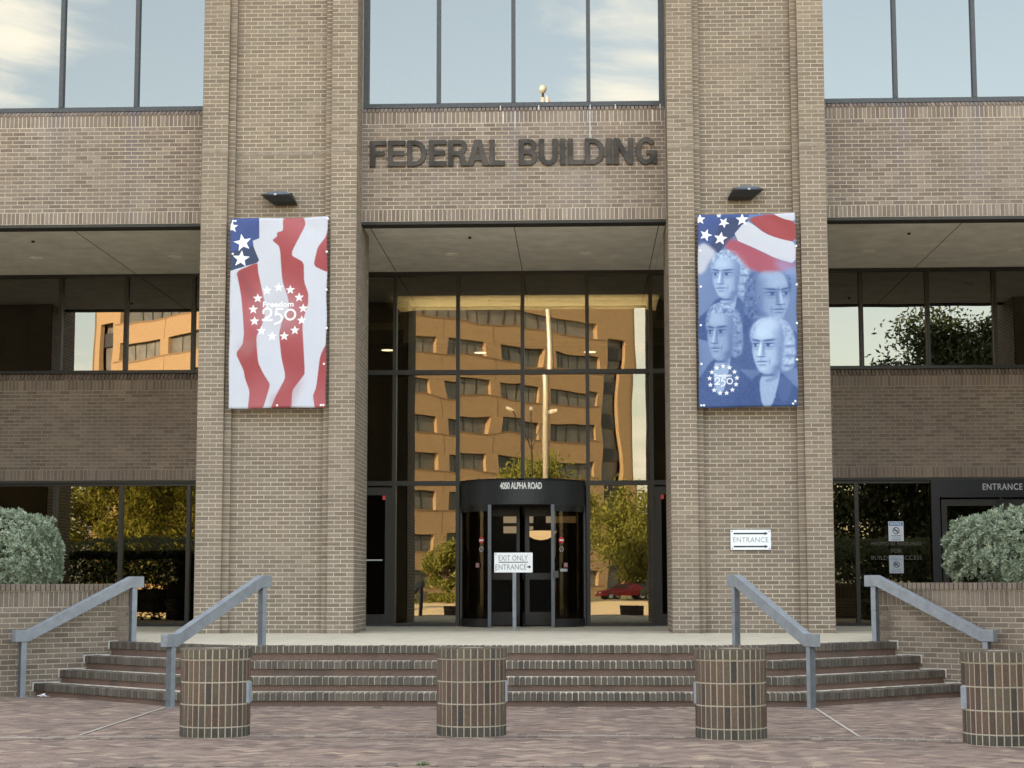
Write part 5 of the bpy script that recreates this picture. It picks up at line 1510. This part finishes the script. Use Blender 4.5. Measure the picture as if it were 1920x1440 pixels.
# stair bays with tall dark glass at the far ends
for Dv, Nv, u0, u1 in ((D1, N1, 42.0, L1), (D2, N2, 24.0, L2)):
    mb = MB()
    O = Vector((0, 0, 0))
    q0, q1 = u0 + (u1 - u0) * .08, u0 + (u1 - u0) * .64
    mb.fbox(O, tuple(Dv), Z, tuple(Nv), u0, q0, -.1, HB, -.5, 0.0).fbox(O, tuple(Dv), Z, tuple(Nv), q1, u1, -.1, HB, -.5, 0.0).fbox(O, tuple(Dv), Z, tuple(Nv), q0, q1, HB - 4.2, HB, -.5, 0.0)
    obj('wall', mb, M['gold_brick'], ob)
    st = obj('stair_window', MB().fbox(O, tuple(Dv), Z, tuple(Nv), q0, q1, 0, HB - 4.2, -.9, -.8), M['far_glass'], ob)
    for k in range(8): obj('band', MB().fbox(O, tuple(Dv), Z, tuple(Nv), q0, q1, 3.0 + k * 3.6, 4.3 + k * 3.6, -.8, -.6), M['frame_grey'], st)
bk = MB()
P1, P2 = D1 * L1, D2 * L2
bk.prism([tuple((-N1 * .45 - N2 * .45)[:2]), tuple((P1 - N1 * .45)[:2]), tuple((P1 + P2)[:2]), tuple((P2 - N2 * .45)[:2])], HB - 0.6, HB - 0.3)
obj('roof', bk, M['roof'], ob)
sd_ = MB()
sd_.fbox(P1, tuple(D2), Z, tuple(D1), 0, L2, -.1, HB, -.4, 0).fbox(P2, tuple(D1), Z, tuple(D2), 0, L1, -.1, HB, -.4, 0)
obj('wall', sd_, M['gold_brick'], ob)

# ---- flagpole in the middle of the ring, flag hanging limp
M['pole'] = mat_plain('pole', (0.62, 0.58, 0.48), 0.35, 0.3, 0.05)
fp = thing('flagpole', 'tall pale flagpole with a ball finial, mirrored in the glass', 'flagpole', (-0.2, -6.0, 0))
obj('pole', MB().tube((0, 0, 0), (0, 0, 19.1), 0.135, 0.07, 20), M['pole'], fp, smooth=True)
obj('finial', MB().lathe([(0.0, 19.25), (0.08, 19.27), (0.135, 19.36), (0.145, 19.42), (0.12, 19.52), (0.06, 19.56), (0.0, 19.57)], 0, 0, 20), M['pole'], fp, smooth=True)
obj('truck', MB().tube((0, 0, 19.08), (0, 0, 19.27), 0.05, 0.035, 12), M['bronze'], fp)
obj('halyard', MB().tube((0.16, 0, 1.2), (0.12, 0, 19.0), 0.012, 0.012, 6), M['lamp_black'], fp)
flg = MB()
for j in range(31):
    v = j / 30
    for i in range(17):
        u = i / 16
        flg.v.append((0.1 + u * (0.55 + 0.15 * min(1, v * 1.6)), 0.14 * math.sin(u * 11 + v * 2) * (0.3 + v), 19.2 - v * 2.6 - u * 0.75))
for j in range(30):
    for i in range(16):
        a = j * 17 + i; flg.f.append((a, a + 1, a + 18, a + 17))
m, t, b = nodes('flag_cloth')
tcn = t.nodes.new('ShaderNodeTexCoord'); wv = t.nodes.new('ShaderNodeTexWave'); wv.bands_direction = 'X'; wv.inputs['Scale'].default_value = 0.9
mp_ = t.nodes.new('ShaderNodeMapping'); mp_.inputs['Scale'].default_value = (7.0, 1, 1)
t.links.new(tcn.outputs['Object'], mp_.inputs[0]); t.links.new(mp_.outputs[0], wv.inputs['Vector'])
t.links.new(ramp(t, wv.outputs[0], [(0.48, (0.45, 0.06, 0.07)), (0.52, (0.75, 0.73, 0.7))]), b.inputs['Base Color'])
fo = tag(obj('flag', flg, m, None, (-0.2, -6.0, 0), True), 'striped flag hanging limp from the top of the flagpole', 'flag')

# ---- street lamp
lp = thing('street_lamp', 'slim street lamp with three arms, mirrored beside the flagpole', 'street lamp', (-1.65, -39.0, 0))
obj('pole', MB().tube((0, 0, 0), (0, 0, 9.6), 0.09, 0.06, 12), M['frame'], lp)
for k, (dx, dy, top) in enumerate(((-1.25, 0.2, 11.55), (1.3, 0.2, 11.5), (0.0, -1.3, 11.85))):
    obj('arm', MB().tube((0, 0, 9.4), (dx * .8, dy * .8, top), 0.045, 0.035, 8), M['frame'], lp)
    hd_ = MB()
    dn = Vector((dx, dy, 0)).normalized(); sn = Vector((-dn.y, dn.x, 0))
    q0, q1 = Vector((dx * .75, dy * .75, top)), Vector((dx * 1.25, dy * 1.25, top + .14))
    hd_.tube(q0, (q0 + q1) / 2, .06, .15, 8); hd_.tube((q0 + q1) / 2, q1, .15, .1, 8)
    obj('lamp_head', hd_, M['pole'], lp)
# ---- trees
def tree(name, label, x, y, h, rad, z0, seed, leafm, n=9000, ls=0.2, group='trees around the forecourt', sq=0.8, trunk=0.16):
    th = thing(name, label, 'tree', (x, y, 0), group)
    rs = np.random.default_rng(seed)
    tk = MB()
    p = Vector((0, 0, -0.05)); r = trunk
    cz = (z0 + h) / 2
    for k in range(4):
        q = Vector((rs.normal(0, .08) * k, rs.normal(0, .08) * k, (k + 1) / 4 * cz)); tk.tube(p, q, r, r * .85, 9); p = q; r *= .85
    tips = []
    for k in range(11):
        b = Vector((rs.normal(0, .1), rs.normal(0, .1), rs.uniform(.45, 1) * cz)); d = Vector(rs.normal(0, 1, 3)); d.z = abs(d.z) * .7; d.normalize()
        e = Vector((d.x * rad * .75, d.y * rad * .75, cz + d.z * (h - cz) * .8 - 0.15 * rad))
        mm = (b + e) / 2 + Vector(rs.normal(0, .2, 3)); tk.tube(b, mm, trunk * .45, trunk * .28, 7); tk.tube(mm, e, trunk * .28, trunk * .08, 6); tips.append(e)
    obj('trunk', tk, M['bark'], th)
    cl = []
    for k in range(int(34 + rad * 9)):
        d = Vector(rs.normal(0, 1, 3)).normalized(); rr = rs.uniform(.45, 1.0)
        cl.append((Vector((d.x * rad * rr, d.y * rad * rr, cz + d.z * (h - z0) / 2 * rr)), rs.uniform(.12, .3) * rad))
    vs, fs = [], []
    for k in range(n):
        c_, cr = cl[rs.integers(len(cl))]
        P = c_ + Vector(rs.normal(0, 1, 3)) * cr * .55; 
        d = Vector(rs.normal(0, 1, 3)).normalized(); e = d.orthogonal().normalized(); s2 = ls * rs.uniform(.6, 1.2)
        o = len(vs)
        vs.extend([tuple(P - d * s2), tuple(P + e * s2 * .4), tuple(P + d * s2), tuple(P - e * s2 * .4)]); fs.append((o, o + 1, o + 2, o + 3))
    mb = MB(); mb.v, mb.f = vs, fs
    tag(obj('crown', mb, M[leafm], th), kind='stuff')
tree('oak_tree', 'dark live oak seen as a silhouette in the right window band', 12.9, 12.0, 9.6, 3.2, 3.0, 21, 'oak_leaf', 55000, 0.09, trunk=0.25)
tree('street_tree', 'sunlit yellow green tree behind the parked cars', 5.9, -84.0, 9.6, 4.6, 1.2, 22, 'lit_leaf', 22000, 0.2)
tree('street_tree', 'sunlit round tree mirrored above the revolving door', -2.2, -66.0, 11.0, 4.2, 2.0, 23, 'lit_leaf', 22000, 0.19)
tree('street_tree', 'small bushy tree mirrored left of the revolving door', -8.6, -68.0, 5.2, 1.9, 0.6, 24, 'lit_leaf', 7000, 0.16)
for k, (x, y, h, r, z0) in enumerate(((-19.5, -27, 8.5, 3.4, 1.4), (-24.5, -30, 8.8, 3.6, 1.5), (-30, -27, 8.2, 3.6, 1.6), (-15.5, -31, 7.6, 2.6, 1.6))):
    tree('street_tree', ('sunlit tree mirrored in the left ground window beside the pier', 'sunlit tree in the middle of the left ground window', 'sunlit tree at the left of the ground window', 'small sunlit tree mirrored nearest the left pier')[k], x, y, h, r, z0, 30 + k, 'lit_leaf', 14000, 0.17)
tree('tall_tree', 'tall sparse tree against the sky in the left window band', -26.3, -14.0, 16.5, 3.0, 8.0, 41, 'oak_leaf', 2600, 0.24, trunk=0.2)
tree('oak_tree', 'dark spreading oak mirrored in the right ground window', 16.5, 3.0, 8.5, 3.6, 1.6, 43, 'oak_leaf', 9000, 0.22, trunk=0.25)

tree('oak_tree', 'low dark oak mirrored in the glass beside the right entrance', 10.6, 14.5, 6.6, 3.0, 0.9, 44, 'oak_leaf', 22000, 0.10, trunk=0.18)
def box_hedge(label, x0, x1, y0, y1, z0, z1, seed, n):
    th = thing('hedge', label, 'hedge', ((x0 + x1) / 2, (y0 + y1) / 2, z0), 'dark hedges behind the planters')
    rs = np.random.default_rng(seed); mb = MB(); hx, hy, hz = (x1 - x0) / 2, (y1 - y0) / 2, z1 - z0
    for k in range(n):
        P = Vector((rs.uniform(-hx, hx), rs.uniform(-hy, hy), rs.uniform(0.02, hz)))
        ax = rs.integers(3)
        if ax < 2: P[1 if ax else 0] = (hy if ax else hx) * rs.choice((-1, 1)) * rs.uniform(.85, 1.03)
        else: P[2] = hz * rs.uniform(.93, 1.03)
        d = Vector(rs.normal(0, 1, 3)).normalized(); e = d.orthogonal().normalized(); q = rs.uniform(.03, .06)
        mb.add([tuple(P - d * q), tuple(P + e * q * .6), tuple(P + d * q), tuple(P - e * q * .6)], [(0, 1, 2, 3)])
    tag(obj('foliage', mb, M['oak_leaf'], th), kind='stuff')
    st = MB()
    for k in range(12):
        q = Vector((rs.uniform(-hx, hx) * .9, 0, 0)); st.tube(q, q + Vector((rs.normal(0, .15), rs.normal(0, .1), hz * .8)), .02, .008, 5)
    obj('stems', st, M['bark'], th)
box_hedge('dark clipped hedge mirrored low in the left ground window', -13.0, -7.3, 26.4, 27.4, 0.6, 2.1, 61, 14000)
box_hedge('thin dark hedge mirrored low in the glass by the right entrance', 7.2, 13.0, 26.6, 27.2, 0.6, 2.0, 62, 3200)
# ---- hedge strip, cars, low sign
hd = thing('hedge', 'low golden hedge in front of the far building', 'hedge', (-9.5, -65.5, 0))
hb_ = MB(); rs = np.random.default_rng(5)
for k in range(5000):
    P = Vector((rs.uniform(-3.5, 4.5), rs.uniform(-.7, .7), rs.uniform(.05, .9)))
    d = Vector(rs.normal(0, 1, 3)).normalized(); e = d.orthogonal().normalized()
    hb_.add([tuple(P - d * .12), tuple(P + e * .06), tuple(P + d * .12), tuple(P - e * .06)], [(0, 1, 2, 3)])
tag(obj('foliage', hb_, M['lit_leaf'], hd), kind='stuff')
def car(label, x, y, rz, col, rough=0.3):
    th = thing('parked_car', label, 'car', (x, y, 0), 'cars parked across the road', rz)
    body_m = mat_plain('car_paint', col, rough, 0.0, 0.04)
    prof = [(-2.2, .35), (-2.25, .75), (-2.1, .95), (-1.6, 1.0), (-0.95, 1.42), (0.45, 1.44), (1.15, 1.02), (2.0, .88), (2.2, .7), (2.2, .35)]
    mb = MB(); n = len(prof); hw_ = .88
    def sec(s, k):
        return [(x_, s * (hw_ if z_ < 1.01 else hw_ * .78) * k, z_) for x_, z_ in prof]
    mb.add(sec(-1, 1) + sec(1, 1), [tuple(range(n)), tuple(range(2 * n - 1, n - 1, -1))] + [(i, n + i, n + (i + 1) % n, (i + 1) % n) for i in range(n)])
    bo = obj('body', mb, body_m, th); bv = bo.modifiers.new('b', 'BEVEL'); bv.width = .14; bv.segments = 3
    gl = M['far_frame']
    for s in (-1, 1):
        obj('side_window', MB().add([(-1.4, s * .80, 1.03), (1.0, s * .80, 1.03), (.42, s * .70, 1.38), (-.9, s * .70, 1.38)], [(0, 1, 2, 3)]), gl, th)
    obj('windscreen', MB().add([(1.13, -.66, 1.06), (1.13, .66, 1.06), (.50, .58, 1.42), (.50, -.58, 1.42)], [(0, 1, 2, 3)]), gl, th)
    for wx in (-1.35, 1.38):
        for s in (-1, 1):
            wl = obj('wheel', MB().tube((wx, s * .70, .32), (wx, s * .91, .32), .32, .32, 20), M['lamp_black'], th)
            obj('rim', MB().tube((wx, s * .905, .32), (wx, s * .925, .32), .2, .2, 14), M['letter_grey'], wl)
    for s in (-1, 1): obj('headlight', MB().box(2.17, 2.24, s * .62 - .17, s * .62 + .17, .66, .78), M['white'], th)
car('red car parked in front of the trees, mirrored right of the revolving door', 4.3, -78.0, R(165), (0.24, 0.02, 0.025))
car('dark grey car parked behind the red car', 5.1, -81.5, R(170), (0.06, 0.055, 0.055))
car('dark green car parked right of the red car', 7.9, -74.0, R(30), (0.05, 0.075, 0.06))
lw = thing('utility_sign', 'small dark sign board on a short stake by the road', 'sign', (-7.1, -26.0, 0))
obj('board', MB().box(-.32, .32, -.02, .02, .55, 1.15), M['frame'], lw)
obj('stake', MB().box(-.04, .04, -.03, .03, 0, .55), M['frame'], lw)
